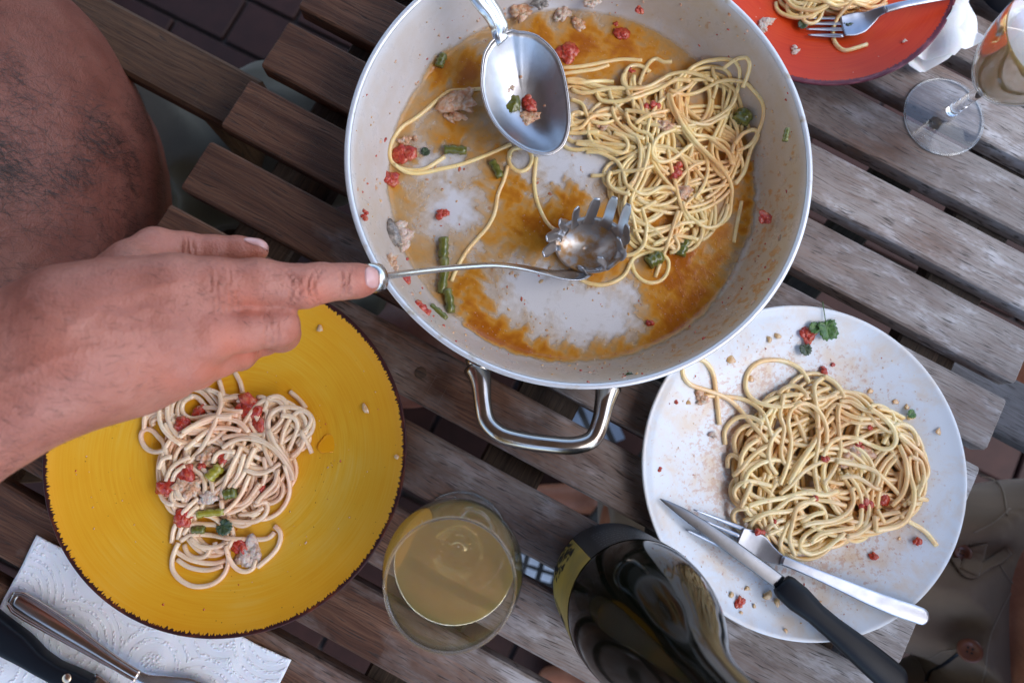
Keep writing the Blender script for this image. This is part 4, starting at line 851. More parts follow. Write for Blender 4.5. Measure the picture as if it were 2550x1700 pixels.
pepper(1956, 338, 34, 15, 1.4, zpan(1956, 338), 'olive pepper skin stuck high on the right pan wall', 'pepper')
# tomato, fish, pepper on the plates
for k_, (px, py, lx, ly, rot, lab) in enumerate([(620, 1015, 52, 66, .5, 'orange red tomato lump atop the yellow plate heap'), (645, 1068, 40, 40, -.4, 'dark tomato bit right of the top lump on the yellow plate'), (500, 1025, 50, 30, .4, 'flat tomato piece near the forearm on the yellow plate'), (455, 1062, 40, 40, .9, 'red tomato wedge at the heap left on the yellow plate'),
  (466, 1180, 44, 48, .3, 'bright tomato chunk left of the yellow plate heap middle'), (420, 1212, 50, 46, -.6, 'tomato chunk hanging off the left side of the yellow heap'), (555, 1142, 34, 32, .2, 'tomato cube between strands near the yellow heap middle'), (655, 1217, 24, 36, -.4, 'small tomato at the right side of the yellow heap'),
  (600, 1355, 60, 44, -.4, 'glossy tomato piece in the lowest loop of the yellow heap'), (460, 1290, 44, 56, -.9, 'tomato strip at the lower left of the yellow heap'), (508, 1160, 30, 24, 0, 'dark red tomato scrap beside the fish on the yellow heap')]):
    lump('tomato_piece', lab, 'tomato', px, py, zt(y_f, px, py, add=-.004), lx, ly, 24, rot, M['tomato'], k_ + 80, .6, 3.0, TG, ridge=.35)
for k_, (px, py, lx, ly, rot, mt, lab) in enumerate([(625, 1385, 66, 76, .8, 'fish', 'big white fish flake in the lowest loop of the yellow heap'), (520, 1130, 80, 36, .5, 'fish_orange', 'stringy brown fish across the yellow heap middle'), (520, 1235, 34, 50, 0, 'fish', 'white fish bit in the centre of the yellow heap'), (608, 1000, 26, 30, 0, 'fish', 'white fish speck on the top tomato'), (470, 1215, 60, 50, .3, 'fish_orange', 'translucent fish shreds beside the left tomato')]):
    lump('fish_piece', lab, 'fish', px, py, zt(y_f, px, py, add=-.003), lx, ly, 24, rot, M[mt], k_ + 95, .5, 3.2, FG, ridge=.25)
pepper(540, 1175, 40, 30, .9, zt(y_f, 540, 1175, add=-.004), 'yellowish pepper piece in the yellow heap', 'pepper_light')
pepper(578, 1228, 30, 28, .3, zt(y_f, 578, 1228, add=-.003), 'small green pepper cube in the yellow heap')
pepper(528, 1277, 66, 20, .2, zt(y_f, 528, 1277, add=-.001), 'bright olive pepper strip on top of the yellow heap', 'pepper_light')
pepper(498, 1318, 30, 22, .1, zt(y_f, 498, 1318, add=-.003), 'green pepper bit below the dark leaf on the yellow heap', 'pepper')
for k_, (px, py, lx, ly, rot, lab) in enumerate([(2152, 1258, 46, 30, .3, 'glossy tomato piece low on the white plate heap'), (2195, 1240, 26, 44, -.3, 'orange tomato strip right of the glossy piece on the white heap'), (2138, 1112, 20, 40, -.2, 'red tomato sliver in the white heap middle'), (2053, 1142, 24, 18, 0, 'small tomato cube left of the middle of the white heap'), (1892, 1322, 34, 24, .3, 'tomato scrap by the fork root on the white plate'), (1930, 1297, 30, 18, .3, 'orange tomato shred above the fork on the white plate'), (2164, 1063, 26, 14, .2, 'orange tomato shred in the upper white heap'), (2028, 1238, 20, 16, 0, 'pink tomato dot on the white heap')]):
    lump('tomato_piece', lab, 'tomato', px, py, zt(w_f, px, py, add=-.003), lx, ly, 20, rot, M['tomato'], k_ + 110, .45, 2.4, TG)
for k_, (px, py, lx, ly, h_, lab) in enumerate([(2053, 922, 32, 26, 16, 'round tomato drop above the white plate heap'), (2073, 907, 12, 11, 6, 'tiny tomato drop beside the round one on the white plate'), (2281, 1347, 24, 20, 12, 'tomato drop at the lower right of the white plate'), (2174, 1384, 26, 20, 12, 'tomato drop below the white plate heap'), (1842, 1498, 26, 22, 10, 'dark red tomato scrap left of the knife handle'), (1685, 1001, 12, 12, 5, 'small tomato dot on the white plate left side'), (2010, 832, 60, 34, 12, 'pink tomato and fish smear under the parsley'), (1642, 1168, 12, 12, 4, 'orange dot on the left of the white plate')]):
    q = P(px, py, .01); lump('tomato_piece', lab, 'tomato', px, py, PZ['w'](q[0], q[1]), lx, ly, h_, .6, M['tomato'], k_ + 130, .4, 2.4, TG)
for k_, (px, py, lx, ly, rot, mt, lab) in enumerate([(1747, 990, 30, 60, .1, 'fish_orange', 'flat fish shred beside the loose strand on the white plate'), (1780, 1083, 36, 20, -.3, 'fish', 'pale fish scrap with a dark dot on the white plate'), (2120, 1130, 90, 60, .2, 'fish_orange', 'reddish fish shreds deep in the white heap'), (2130, 1205, 60, 30, .6, 'fish_skin', 'brown fish skin below the white heap middle')]):
    q = P(px, py, .01); z = PZ['w'](q[0], q[1]) if k_ < 2 else zt(w_f, px, py, add=-.007)
    lump('fish_piece', lab, 'fish', px, py, z, lx, ly, 12 if k_ < 2 else 26, rot, M[mt], k_ + 140, .5, 3.2, FG, ridge=.25)
for k_, (px, py, lx, ly, rot, lab) in enumerate([(1908, 55, 46, 24, .3, 'white fish flake on the red plate near the pan'), (1898, 72, 22, 40, .2, 'second white fish flake touching the first on the red plate'), (1978, 128, 20, 36, -.4, 'oval white fish flake low on the red plate'), (2252, 104, 13, 9, .2, 'tiny white crumb right on the red plate')]):
    q = P(px, py, .01); lump('fish_piece', lab, 'fish', px, py, PZ['r'](q[0], q[1]), lx, ly, 10, rot, M['fish'], k_ + 150, .5, 3.0, FG, ridge=.2)
# seeds, crumbs and splashes (small, many): singles on the white plate, the rest of each plate as crumbs
SEEDL = ['oval brown seed above the dark tomato scrap on the white plate', 'white angular seed left of the dark tomato scrap', 'pale seed right of the dark tomato scrap', 'faint crumb just below the dark tomato scrap', 'split white seed touching the knife handle start', 'tan seed half under the knife handle start', 'single brown seed at the lower rim of the white plate', 'small seed between knife and fork handles', 'red brown crumb between knife and fork handles', 'orange crumb left of the flat pale crumb near the pan', 'flat pale crumb on the white plate near the pan']
for k_, (px, py, s_) in enumerate([(1860, 1462, 15), (1820, 1480, 18), (1877, 1509, 12), (1845, 1524, 11), (1912, 1483, 26), (1935, 1497, 22), (1957, 1568, 13), (2028, 1507, 10), (2040, 1498, 10), (1915, 845, 18), (1935, 838, 20)]):
    q = P(px, py, .01); lump('seed', SEEDL[k_], 'seed', px, py, PZ['w'](q[0], q[1]), s_, s_ * .7, s_ * .4, k_ * .9, M['seed'], k_ + 170, .25, group='seeds on the white plate', lv=2)
DROPL = ['brown oil drop at the upper right of the white plate heap', 'brown oil drop above the small parsley bit', 'large tan oil drop near the pan on the white plate', 'brown oil drop left of the fish shred', 'tiny tan drop between pan and large tan drop', 'oil drop by the big pasta loop top left', 'oil drop inside the big pasta loop', 'oil drop at the loose end low on the white heap', 'faint yellow drop near the right rim of the white plate', 'yellow drop left of the small parsley bit', 'drop between the big loop and the round tomato drop']
for k_, (px, py, s_) in enumerate([(2167, 971, 16), (2258, 1013, 14), (1817, 895, 26), (1714, 1002, 14), (1740, 878, 8), (1870, 943, 18), (1868, 985, 16), (2240, 1340, 10), (2335, 1075, 16), (2230, 1000, 16), (1880, 910, 16)]):
    q = P(px, py, .01); lump('oil_drop', DROPL[k_], 'sauce drop', px, py, PZ['w'](q[0], q[1]), s_, s_ * .85, s_ * .16, k_, M['oil_drop'], k_ + 190, .12, group='oily drops on the white plate', lv=2)
o = lump('oil_drop', 'large flat orange oil drop at the right of the yellow plate', 'sauce drop', 817, 1100, PZ['y'](*P(817, 1100, .01)[:2]), 54, 46, 2.0, 0, M['wet_oil'], 210, .15, lv=3)
for k_, (px, py, lx, ly) in enumerate([(908, 1012, 14, 28), (988, 1137, 12, 12), (797, 815, 14, 16)]):
    q = P(px, py, .02); lump('crumb', ['long grey crumb at the upper right of the yellow plate', 'round grey crumb against the right rim of the yellow plate', 'brown red crumb near the hidden knuckle on the yellow plate'][k_], 'crumb', px, py, PZ['y'](q[0], q[1]), lx, ly, 7, .3, M['seed'], k_ + 220, .5, group='crumbs near the yellow plate rim', lv=2)
def crumbs(label, c, Rr, zf, n, mats, seed, smin, smax, inner=0.0):
    rg = np.random.default_rng(seed); mb = MB(); mi = []; V0_, F0_ = sphere(1)
    for _ in range(n):
        a = rg.uniform(0, 6.28); r = math.sqrt(rg.uniform(inner ** 2, 1)) * Rr; x, y = c[0] + r * math.cos(a), c[1] + r * math.sin(a); s = rg.uniform(smin, smax) * rg.uniform(.5, 1); t = rg.uniform(0, 3)
        V = V0_ * (1 + rg.normal(0, .22, (len(V0_), 1))) * [s * rg.uniform(.7, 1.9), s, s * .35]; cs, sn = math.cos(t), math.sin(t)
        V = np.c_[V[:, 0] * cs - V[:, 1] * sn, V[:, 0] * sn + V[:, 1] * cs, V[:, 2]] + [x, y, zf(x, y) + s * .1]
        mb.add(V, F0_); mi += [int(rg.integers(0, len(mats)))] * len(F0_)
    o = mb.make('food_crumbs', None, None, mats=mats, midx=mi); return tag(o, label, 'crumbs', kind='stuff')
crumbs('fine fish and tomato crumbs scattered over the pan base', PC, PB, pan_z, 650, [M['fish'], M['oil_drop'], M['fish_orange'], M['seed'], M['tomato']], 5, .0005, .0016)
crumbs('fine crumbs stuck along the sloping pan wall', PC, PR - .004, pan_z, 420, [M['fish_orange'], M['oil_drop'], M['fish_orange'], M['tomato']], 6, .0005, .0017, .84)
crumbs('tiny red and tan specks sprinkled on the white plate', WC, .114, PZ['w'], 260, [M['oil_drop'], M['fish_orange'], M['tomato'], M['seed']], 8, .0002, .0007)
crumbs('tiny brown and red specks sprinkled on the yellow plate', YC, .112, PZ['y'], 130, [M['tomato'], M['fish_orange'], M['oil_drop']], 9, .0002, .0008)
crumbs('tiny pale specks sprinkled on the red plate', RC, .11, PZ['r'], 60, [M['fish'], M['fish']], 10, .0002, .0007)

# parsley and herb leaves
def leaf(name, label, px, py, z, size, rot, lobes, mat, stem=0, cat='herb', tilt=.25):
    s = size / S(px, py, z); c = P(px, py, z); pts = []
    n = 60
    for i in range(n):
        a = 2 * math.pi * i / n; rr_ = .5 + .22 * math.cos(a) + .16 * abs(math.sin(a * lobes / 2)) + .05 * math.sin(a * 17)
        if abs(a - math.pi) < .5: rr_ *= .55
        pts.append((math.cos(a) * rr_ * s, math.sin(a) * rr_ * s * .85))
    V = [(0, 0, .0008)]; 
    for ring_ in (.35, .7, 1.0):
        for (x, y) in pts: V.append((x * ring_, y * ring_, .0008 + tilt * s * .12 * math.sin(7 * math.atan2(y, x)) * ring_ + abs(y) * .25 * ring_))
    F = [[0, 1 + i, 1 + (i + 1) % n] for i in range(n)]
    for k_ in range(2): F += [[1 + k_ * n + i, 1 + (k_ + 1) * n + i, 1 + (k_ + 1) * n + (i + 1) % n, 1 + k_ * n + (i + 1) % n] for i in range(n)]
    nv = len(V); V = np.array(V); V2 = V - [0, 0, .00025]; F = F + [[q + nv for q in f[::-1]] for f in F] + [[1 + 2 * n + i, 1 + 2 * n + i + nv, 1 + 2 * n + (i + 1) % n + nv, 1 + 2 * n + (i + 1) % n] for i in range(n)]
    V = np.vstack([V, V2]); cs, sn = math.cos(rot), math.sin(rot)
    V = np.c_[V[:, 0] * cs - V[:, 1] * sn, V[:, 0] * sn + V[:, 1] * cs, V[:, 2]] + c
    root = thing(name, label, cat, tuple(c)); mk('blade', V, F, M[mat], root)
    if stem:
        d = np.array([math.cos(rot + math.pi), math.sin(rot + math.pi), .25]); V, F = tube([c + d * s * t + [0, 0, .001] for t in (.15, .5, .8, stem)], .0004, 6); mk('stem', V, F, M[mat], root)
    return root
leaf('parsley_leaf', 'bright green lobed parsley leaf near the top of the white plate', 2056, 812, .0165, 46, -1.35, 5, 'parsley', 1.3)
leaf('parsley_leaf', 'small crumpled parsley leaf left of the bright one', 2022, 820, .0165, 26, .6, 3, 'parsley')
leaf('parsley_leaf', 'narrow dark parsley leaf below the tomato smear', 2002, 866, .012, 28, -1.2, 1, 'herb')
leaf('parsley_leaf', 'tiny green parsley bit at the upper right of the white heap', 2264, 1032, .014, 20, .4, 3, 'parsley')
leaf('basil_leaf', 'dark green wilted leaf lying on the yellow plate heap', 555, 1308, zt(y_f, 555, 1308) + .001, 34, -.5, 2, 'herb', 0)
leaf('parsley_leaf', 'small dark leaf beside the fork tips on the red plate', 1994, 67, .008, 22, .9, 3, 'herb')
leaf('parsley_leaf', 'dark leaf under strands beside the red plate fork', 2105, 55, .012, 24, .2, 3, 'herb')
leaf('parsley_leaf', 'dark leaf scrap near the tomato in the left pan loop', 1057, 383, zpan(1057, 383) + .001, 20, .9, 3, 'herb')
leaf('parsley_leaf', 'dark leaf scrap stuck on the front pan wall', 1562, 938, zpan(1562, 938) + .0004, 20, .1, 3, 'herb')
# ------------------------------------------------------------------ cutlery
def arc3(pts2, zs): return np.array([P(a, b, z) for (a, b), z in zip(pts2, interp(zs, len(pts2)))])
def fork(label, tips, roots, headc, handle, hw, hz, tz, mat, group='forks', headw=None, thick=.0018):
    """tips/roots: photo pixels of the four tines; headc: centre line from the roots to the neck with full widths;
       handle: centre line with full widths (px); hz, tz heights"""
    root = thing('fork', label, 'fork', tuple(P(headc[0][0], headc[0][1], tz[0])), group)
    for (a, b) in zip(tips, roots):
        n = 14; t = np.linspace(0, 1, n); pts = [P(b[0] + (a[0] - b[0]) * q, b[1] + (a[1] - b[1]) * q, tz[0] + (tz[1] - tz[0]) * q ** 1.3 - .0012 * math.sin(q * math.pi)) for q in t]
        w_ = 1 / S(*b, tz[0]); V, F = ribbon(pts, interp([10.5 * w_, 11 * w_, 9.5 * w_, 7 * w_, 3.2 * w_], n), interp([thick, thick, thick * .9, thick * .7], n), nsec=8)
        mk('tine', V, F, mat, root)
    n = 40; hp = resample([P(q[0], q[1], z) for q, z in zip(headc, interp(hz[0], len(headc)))], n)
    ww = interp([q[2] / S(q[0], q[1], .02) for q in headc], n); ww = smooth2(ww[:, None], 2)[:, 0]
    V, F = ribbon(hp, ww, thick, nsec=20, cup=interp([.0016, .0016, .0006, 0], n), power=3); mk('head', V, F, mat, root)
    n = 60; hp = resample([P(q[0], q[1], z) for q, z in zip(handle, interp(hz[1], len(handle)))], n)
    ww = interp([q[2] / S(q[0], q[1], .03) for q in handle], n); e = np.linspace(0, 1, n); ww = smooth2(ww[:, None], 3)[:, 0]
    ee = np.clip((1 - e) / .05, 0, 1); ww = ww * np.sqrt(np.clip(1 - (1 - ee) ** 2, .02, 1))
    V, F = ribbon(hp, ww, interp([.0028, .0022, .0024, .0026], n), nsec=20, power=2.8); mk('handle', V, F, mat, root)
    return root
fork('smooth steel fork lying under the knife on the white plate',
     [(1727.5, 1268), (1720.7, 1282.6), (1713, 1301), (1707.5, 1318)], [(1856, 1318), (1846, 1336), (1838, 1355), (1828, 1373)],
     [(1838, 1341, 62), (1862, 1352, 72), (1890, 1364, 70), (1915, 1378, 48), (1940, 1391, 28), (1965, 1401, 22)],
     [(1945, 1393, 25), (1985, 1409, 25), (2050, 1436, 28), (2110, 1462, 33), (2170, 1488, 38), (2230, 1511, 42), (2280, 1528, 44), (2313, 1541, 42)],
     1, ((.0125, .0125, .0150, .0185), (.0180, .021, .0235, .0235)), (.0125, .0150), M['fork_steel'])
fork('steel fork holding a pasta strand on the orange red plate', fr([(410,130),(430,168),(440,205),(455,245)], 1850, 0, 2.8), fr([(690,122),(712,162),(722,205),(700,250)], 1850, 0, 2.8),
     [(q[0], q[1], w_) for q, w_ in zip(fr([(690,190),(770,175),(860,140),(930,95),(980,72),(1020,60)], 1850, 0, 2.8), (54, 62, 58, 36, 22, 20))],
     [(q[0], q[1], w_) for q, w_ in zip(fr([(990,68),(1100,38),(1250,5),(1400,-28),(1560,-62),(1680,-88)], 1850, 0, 2.8), (20, 18, 20, 24, 28, 30))],
     1, ((.012, .013, .018, .022), (.022, .026, .026, .026)), (.012, .009), M['fork_steel'])
# ornate fork on the paper towel
root = thing('fork', 'ornate fork with ridged bronze toned handle on the embossed paper towel', 'fork', tuple(P(200, 1560, .003)), 'forks')
hc = [(28, 1487), (70, 1512), (130, 1548), (200, 1592), (265, 1634), (320, 1668), (345, 1682)]; hw = [52, 56, 52, 44, 34, 26, 24]
n = 60; hp = resample(arc3(hc, [.007, .0085, .0095, .0105, .011, .011]), n); ww = interp(np.array(hw) / S(200, 1590, .008), n)
e = np.linspace(0, 1, n); ww = ww * np.clip(.55 + e / .06 * .45, 0, 1)
V, F = ribbon(hp, ww, .003, nsec=24, power=4); mk('handle', V, F, M['bronze_steel'], root)
for sgn in (-1, 1):
    for off, rr_ in ((.47, .0008), (.37, .0005)):
        t = np.gradient(hp, axis=0); t /= np.linalg.norm(t, axis=1)[:, None]; sd_ = np.cross(t, [0, 0, 1.0])
        V, F = tube(hp + sd_ * (ww * off * sgn)[:, None] + [0, 0, .0014], rr_, 8); mk('ridge', V, F, M['bronze_steel'], root)
V, F = ribbon(hp[2:] + [0, 0, .0012], ww[2:] * .62, .0022, nsec=20, power=2.0); mk('raised_panel', V, F, M['bronze_steel'], root)
n = 30; hp2 = resample(arc3([(342, 1680), (360, 1689), (385, 1694), (420, 1700), (470, 1722), (520, 1752)], [.011, .0105, .009, .006, .005]), n)
V, F = ribbon(hp2, interp(np.array([24, 26, 34, 62, 74, 76]) / S(400, 1690, .005), n), .002, nsec=20, cup=interp([0, .0005, .0014, .0016], n)); mk('head', V, F, M['steel'], root)
d0 = hp2[-1]; tdir = norm(hp2[-1] - hp2[-4]); sd_ = np.cross(tdir, [0, 0, 1.0])
for i in range(4):
    q = d0 + sd_ * (i - 1.5) * .0058; V, F = ribbon([q, q + tdir * .02 + [0, 0, -.001], q + tdir * .045 + [0, 0, .003]], [.0042, .0036, .0014], .0016, nsec=8); mk('tine', V, F, M['steel'], root)

# knife across the white plate
root = thing('knife', 'steak knife with black handle crossing the fork on the white plate', 'knife', tuple(P(1955, 1465, .02)), 'knives')
tip = P(1648, 1233, .0195); heel_c = P(1945, 1452, .0240)
n = 36; e = np.linspace(0, 1, n); bp = np.array([tip + (heel_c - tip) * q for q in e])
wd = (1 / S(1800, 1340, .018)) * np.interp(e, [0, .06, .18, .35, .6, .9, 1], [1.5, 12, 24, 32, 37, 38, 37]); dirb = norm(heel_c - tip); side = np.cross(dirb, [0, 0, 1])
bp = bp + np.outer(-(wd - wd[-1]) / 2 * -1, side) * 0 - np.outer((wd[-1] - wd) / 2 * .55, side) * -1
V, F = ribbon(bp, wd, interp([.0006, .0014, .0014], n), up=(-.22, .28, 1), nsec=12, power=1.4); mk('blade', V, F, M['blade_steel'], root)
n = 50; hp = resample([P(a, b, z) for (a, b), z in zip([(1945, 1450), (1965, 1470), (2000, 1500), (2060, 1552), (2130, 1610), (2195, 1665), (2245, 1706)], interp([.0235, .027, .030, .031], 7))], n)
ww = interp(np.array([66, 70, 56, 58, 66, 74, 78, 76]) / S(2100, 1590, .03), n); e = np.linspace(0, 1, n); ww *= np.sqrt(np.clip(1 - np.clip(1 - (1 - e) / .06, 0, 1) ** 2, .05, 1)) * np.clip(.8 + e / .03 * .2, 0, 1)
V, F = ribbon(hp, ww, interp([.012, .013, .0135, .014, .013], n), nsec=26, power=2.5, up=(.15, -.15, 1)); mk('handle', V, F, M['black_plastic'], root)
# knife at the left, black riveted handle
root = thing('knife', 'steak knife with two rivets in its black handle on the paper towel', 'knife', tuple(P(60, 1600, .004)), 'knives')
K = lambda p: fr(p, 0, 1250, 3.36)
hc = K([(-420, 880), (-200, 985), (0, 1105), (170, 1210), (330, 1330), (480, 1420), (600, 1475), (690, 1520), (760, 1560)]); n = 60
hp = resample(arc3(hc, [.012, .012, .012, .011, .010]), n); ww = interp(np.array([300, 300, 290, 255, 225, 170, 150, 165, 175]) / 3.36 / S(100, 1600, .01), n)
V, F = ribbon(hp, ww, .013, nsec=28, power=4.5); h = mk('handle', V, F, M['black_plastic'], root)
for (a, b) in K([(172, 1242), (548, 1478)]):
    c = P(a, b, .0187); V, F = lathe([(.0001, .0004), (.0028, .0003), (.0031, -.0002), (.0031, -.002)], c - [0, 0, .0012 + (.0000)], 24); mk('rivet', V, F, M['brass'], root)
hc = K([(740, 1510), (880, 1610), (1050, 1730), (1300, 1900), (1600, 2100)]); n = 30
V, F = ribbon(resample(arc3(hc, [.009, .006, .004]), n), interp(np.array([190, 200, 200, 180, 40]) / 3.36 / S(300, 1700, .01), n), .0016, nsec=12, power=1.6); mk('blade', V, F, M['bronze_steel'], root)

# ------------------------------------------------------------------ serving spoon, resting on the far pan rim and the pan base
root = thing('serving_spoon', 'large steel serving spoon hanging over the pan with food scraps in its bowl', 'spoon', tuple(P(1308, 230, .03)))
op = fr([(1215,350),(1165,440),(1145,560),(1140,700),(1160,810),(1190,900),(1235,985),(1290,1060),(1355,1125),(1430,1180),(1510,1225),(1590,1250),(1670,1260),(1740,1240),(1795,1195),(1830,1130),(1850,1050),(1857,950),(1845,800),(1820,650),(1790,540),(1750,450),(1700,385),(1640,330),(1570,285),(1490,265),(1440,262),(1385,250),(1340,265),(1290,290),(1250,315)], 850, 0, 3.267)
axis0 = np.array([1300, 300]) / 3.267 + [850, 0]; axis1 = np.array([1680, 1255]) / 3.267 + [850, 0]
def spz(px, py):
    t = np.dot(np.array([px, py]) - axis0, axis1 - axis0) / np.dot(axis1 - axis0, axis1 - axis0); return .047 + (.026 - .047) * t
out_ = catmull([(a, b, 0) for a, b in op] + [(op[0][0], op[0][1], 0)], 3.0)[:-1]; N_ = len(out_); cpx = np.array([1495 / 3.267 + 850, 760 / 3.267])
V = []; rings = 16
for k_ in range(rings + 1):
    f_ = 1 - k_ / rings
    for q in out_:
        px, py = cpx + (q[:2] - cpx) * max(f_, .001); dep = .0185 * (1 - f_ ** 2.3); z = spz(px, py) - dep; V.append(P(px, py, spz(px, py)) - [0, 0, dep])
F = [[k_ * N_ + i, k_ * N_ + (i + 1) % N_, (k_ + 1) * N_ + (i + 1) % N_, (k_ + 1) * N_ + i] for k_ in range(rings) for i in range(N_)]
o = mk('bowl', V, F, M['dull_steel'], root); sm_ = o.modifiers.new('thickness', 'SOLIDIFY'); sm_.thickness = .0014; sm_.offset = 1
V, F = tube([P(q[0], q[1], spz(q[0], q[1])) for q in np.vstack([out_, out_[:1]])], .0009, 8, False); mk('bowl_edge', V, F, M['steel'], root)
hc = fr([(1330,330),(1300,280),(1285,200),(1240,100),(1170,0),(1090,-120),(1000,-260),(890,-430),(780,-600)], 850, 0, 3.267); hz = [.046, .049, .054, .060, .066, .072, .080, .088, .096]; n = 60
hp = resample([P(a, b, z) for (a, b), z in zip(hc, hz)], n); ww = interp([.0125, .0140, .0160, .0178, .0186, .0192, .0196, .0200], n)
V, F = ribbon(hp, ww, .0022, nsec=24, cup=interp([.002, .003, .0035, .0035, .003], n) * -1, power=3); mk('handle', V, F, M['steel'], root)
t = np.gradient(hp, axis=0); t /= np.linalg.norm(t, axis=1)[:, None]; sd_ = np.cross(t, [0, 0, 1.0]); upv = np.cross(sd_, t)
for off, r_ in ((-.30, .0016), (0, .0022), (.30, .0016)):
    V, F = tube(hp[3:] + sd_[3:] * (ww * off)[3:, None] + upv[3:] * .0004, interp([.0006, r_, r_], n - 3), 10); mk('ridge', V, F, M['steel'], root)
lump('tomato_piece', 'pink tomato shred in the bowl of the serving spoon', 'tomato', 1318, 262, .018, 34, 54, 24, .3, M['tomato'], 301, .5, 2.6, TG)
lump('pepper_piece', 'dark green pepper curl in the bowl of the serving spoon', 'pepper', 1280, 258, .018, 36, 60, 26, -.4, M['pepper'], 302, .4, 2.0, PG)
lump('fish_piece', 'shredded fish at the bottom of the serving spoon bowl', 'fish', 1308, 300, .014, 46, 46, 26, .2, M['fish_orange'], 303, .55, 3.2, FG, ridge=.3)
lump('fish_piece', 'thin pale fish flake on the left inside of the serving spoon', 'fish', 1270, 215, .024, 30, 26, 5, .7, M['fish_orange'], 304, .4, 2.4, FG)
for k_, (px, py, s_) in enumerate([(1392, 228, 18), (1360, 262, 14), (1358, 132, 16), (1220, 126, 12), (1345, 165, 10), (1297, 193, 10), (1341, 183, 8), (1340, 290, 7)]):
    lump('crumb', ['biggest brown crumb at the right of the serving spoon', 'curled crumb right of the scraps in the serving spoon', 'crumb at the upper right edge of the serving spoon', 'pale crumb at the neck of the serving spoon', 'tan crumb near the upper middle of the serving spoon', 'grey crumb at the centre of the serving spoon', 'small crumb right of centre in the serving spoon', 'speck low at the right of the scraps in the spoon'][k_], 'crumb', px, py, spz(px, py) - .0125 + .006 * (k_ in (2, 3, 0)), s_, s_ * .8, 4, k_, M['fish_orange' if k_ % 2 else 'oil_drop'], 310 + k_, .35, group='crumbs in the serving spoon', lv=2)

# ------------------------------------------------------------------ pasta server held by the man
root = thing('pasta_server', 'steel spaghetti server with black handle, its toothed head in the pan', 'pasta server', tuple(P(1450, 610, .012)))
neck = [(945, 690, .126), (1000, 682, .112), (1080, 672, .094), (1160, 664, .076), (1230, 660, .062), (1290, 665, .049), (1340, 674, .037), (1390, 684, .024), (1430, 684, .016), (1450, 672, .012)]
n = 60; hp = resample([P(*q) for q in neck], n); V, F = ribbon(hp, interp([.0042, .0042, .0045, .0052, .006, .0075, .0115, .016, .020], n), interp([.0034, .0034, .003, .0022, .0016], n), up=(.1, .75, .65), nsec=14, power=3)
mk('neck', V, F, M['steel'], root)
CB = np.array([1470, 604]); V = []; K_ = 72; RK = 10
def rimz(a): return .024 + .012 * math.cos(a + .55)          # the scoop is tilted: its right edge stands up
def bowl_pt(a, f_):
    px = CB[0] + math.cos(a) * 90 * f_ - 12 * (1 - f_); py = CB[1] + math.sin(a) * (74 if math.sin(a) > 0 else 62) * f_ + 18 * (1 - f_)
    return P(px, py, .0075 + (rimz(a) - .0075) * f_ ** 2.0)
for k_ in range(RK + 1):
    for i in range(K_): V.append(bowl_pt(2 * math.pi * i / K_, max(.001, 1 - k_ / RK)))
F = [[k_ * K_ + i, k_ * K_ + (i + 1) % K_, (k_ + 1) * K_ + (i + 1) % K_, (k_ + 1) * K_ + i] for k_ in range(RK) for i in range(K_)]
o = mk('bowl', V, F, M['saucy_steel'], root); s2 = o.modifiers.new('thickness', 'SOLIDIFY'); s2.thickness = .0012; s2.offset = 1
T5f = lambda a, b: (850 + a / 2.8, 450 + b / 2.8)
tines = [(T5f(1408, 515), .038, 3.05), (T5f(1430, 405), .043, 3.50), (T5f(1520, 288), .048, 3.92), (T5f(1640, 190), .052, 4.30), (T5f(1785, 122), .053, 4.72), (T5f(1908, 112), .052, 5.20), ((1566, 508), .053, 5.72), ((1563, 560), .052, 6.15), ((1540, 592), .046, .45), ((1494, 640), .038, 1.15), ((1446, 664), .030, 1.75)]
for (tp, z, ang) in tines:
    b0 = bowl_pt(ang, .80); b1 = bowl_pt(ang, 1.0); tpt = P(tp[0], tp[1], z); mid = b1 + (tpt - b1) * .5 + [0, 0, -.001]
    n = 18; pts = resample([b0, b1, mid, tpt], n); inward = norm(np.array([*(P(*CB, .03)[:2] - tpt[:2]), 0.0]) + [0, 0, .020])
    V, F = ribbon(pts, interp([.0125, .0095, .0080, .0078, .0076, .0072, .0040], n), .0012, up=inward, nsec=12, power=3); mk('tooth', V, F, M['dull_steel'], root)
# ferrule and black handle under the index finger
fdir = norm(P(*neck[0]) - P(*neck[2])); f0 = P(*neck[0])
rot = np.array(Vector(fdir).to_track_quat('Z', 'Y').to_matrix())
V, F = lathe([(.0001, -.001), (.005, -.001), (.0078, 0), (.0084, .003), (.0082, .008), (.0001, .009)], (0, 0, 0), 40); V[:, 0] *= 1.05; mk('ferrule', V @ rot.T + f0, F, M['steel'], root)
hd = norm(P(640, 745, .152) - f0)
hp = resample([f0 + fdir * .006, P(880, 697, .130), P(800, 706, .134), P(720, 720, .136), P(620, 745, .136), P(500, 780, .134), P(420, 800, .132)], 50)
V, F = ribbon(hp, interp([.0155, .016, .017, .019, .021, .018], 50), interp([.012, .013, .015, .016, .014], 50), nsec=22, power=2.4); mk('handle', V - [0, 0, .002], F, M['black_plastic'], root)

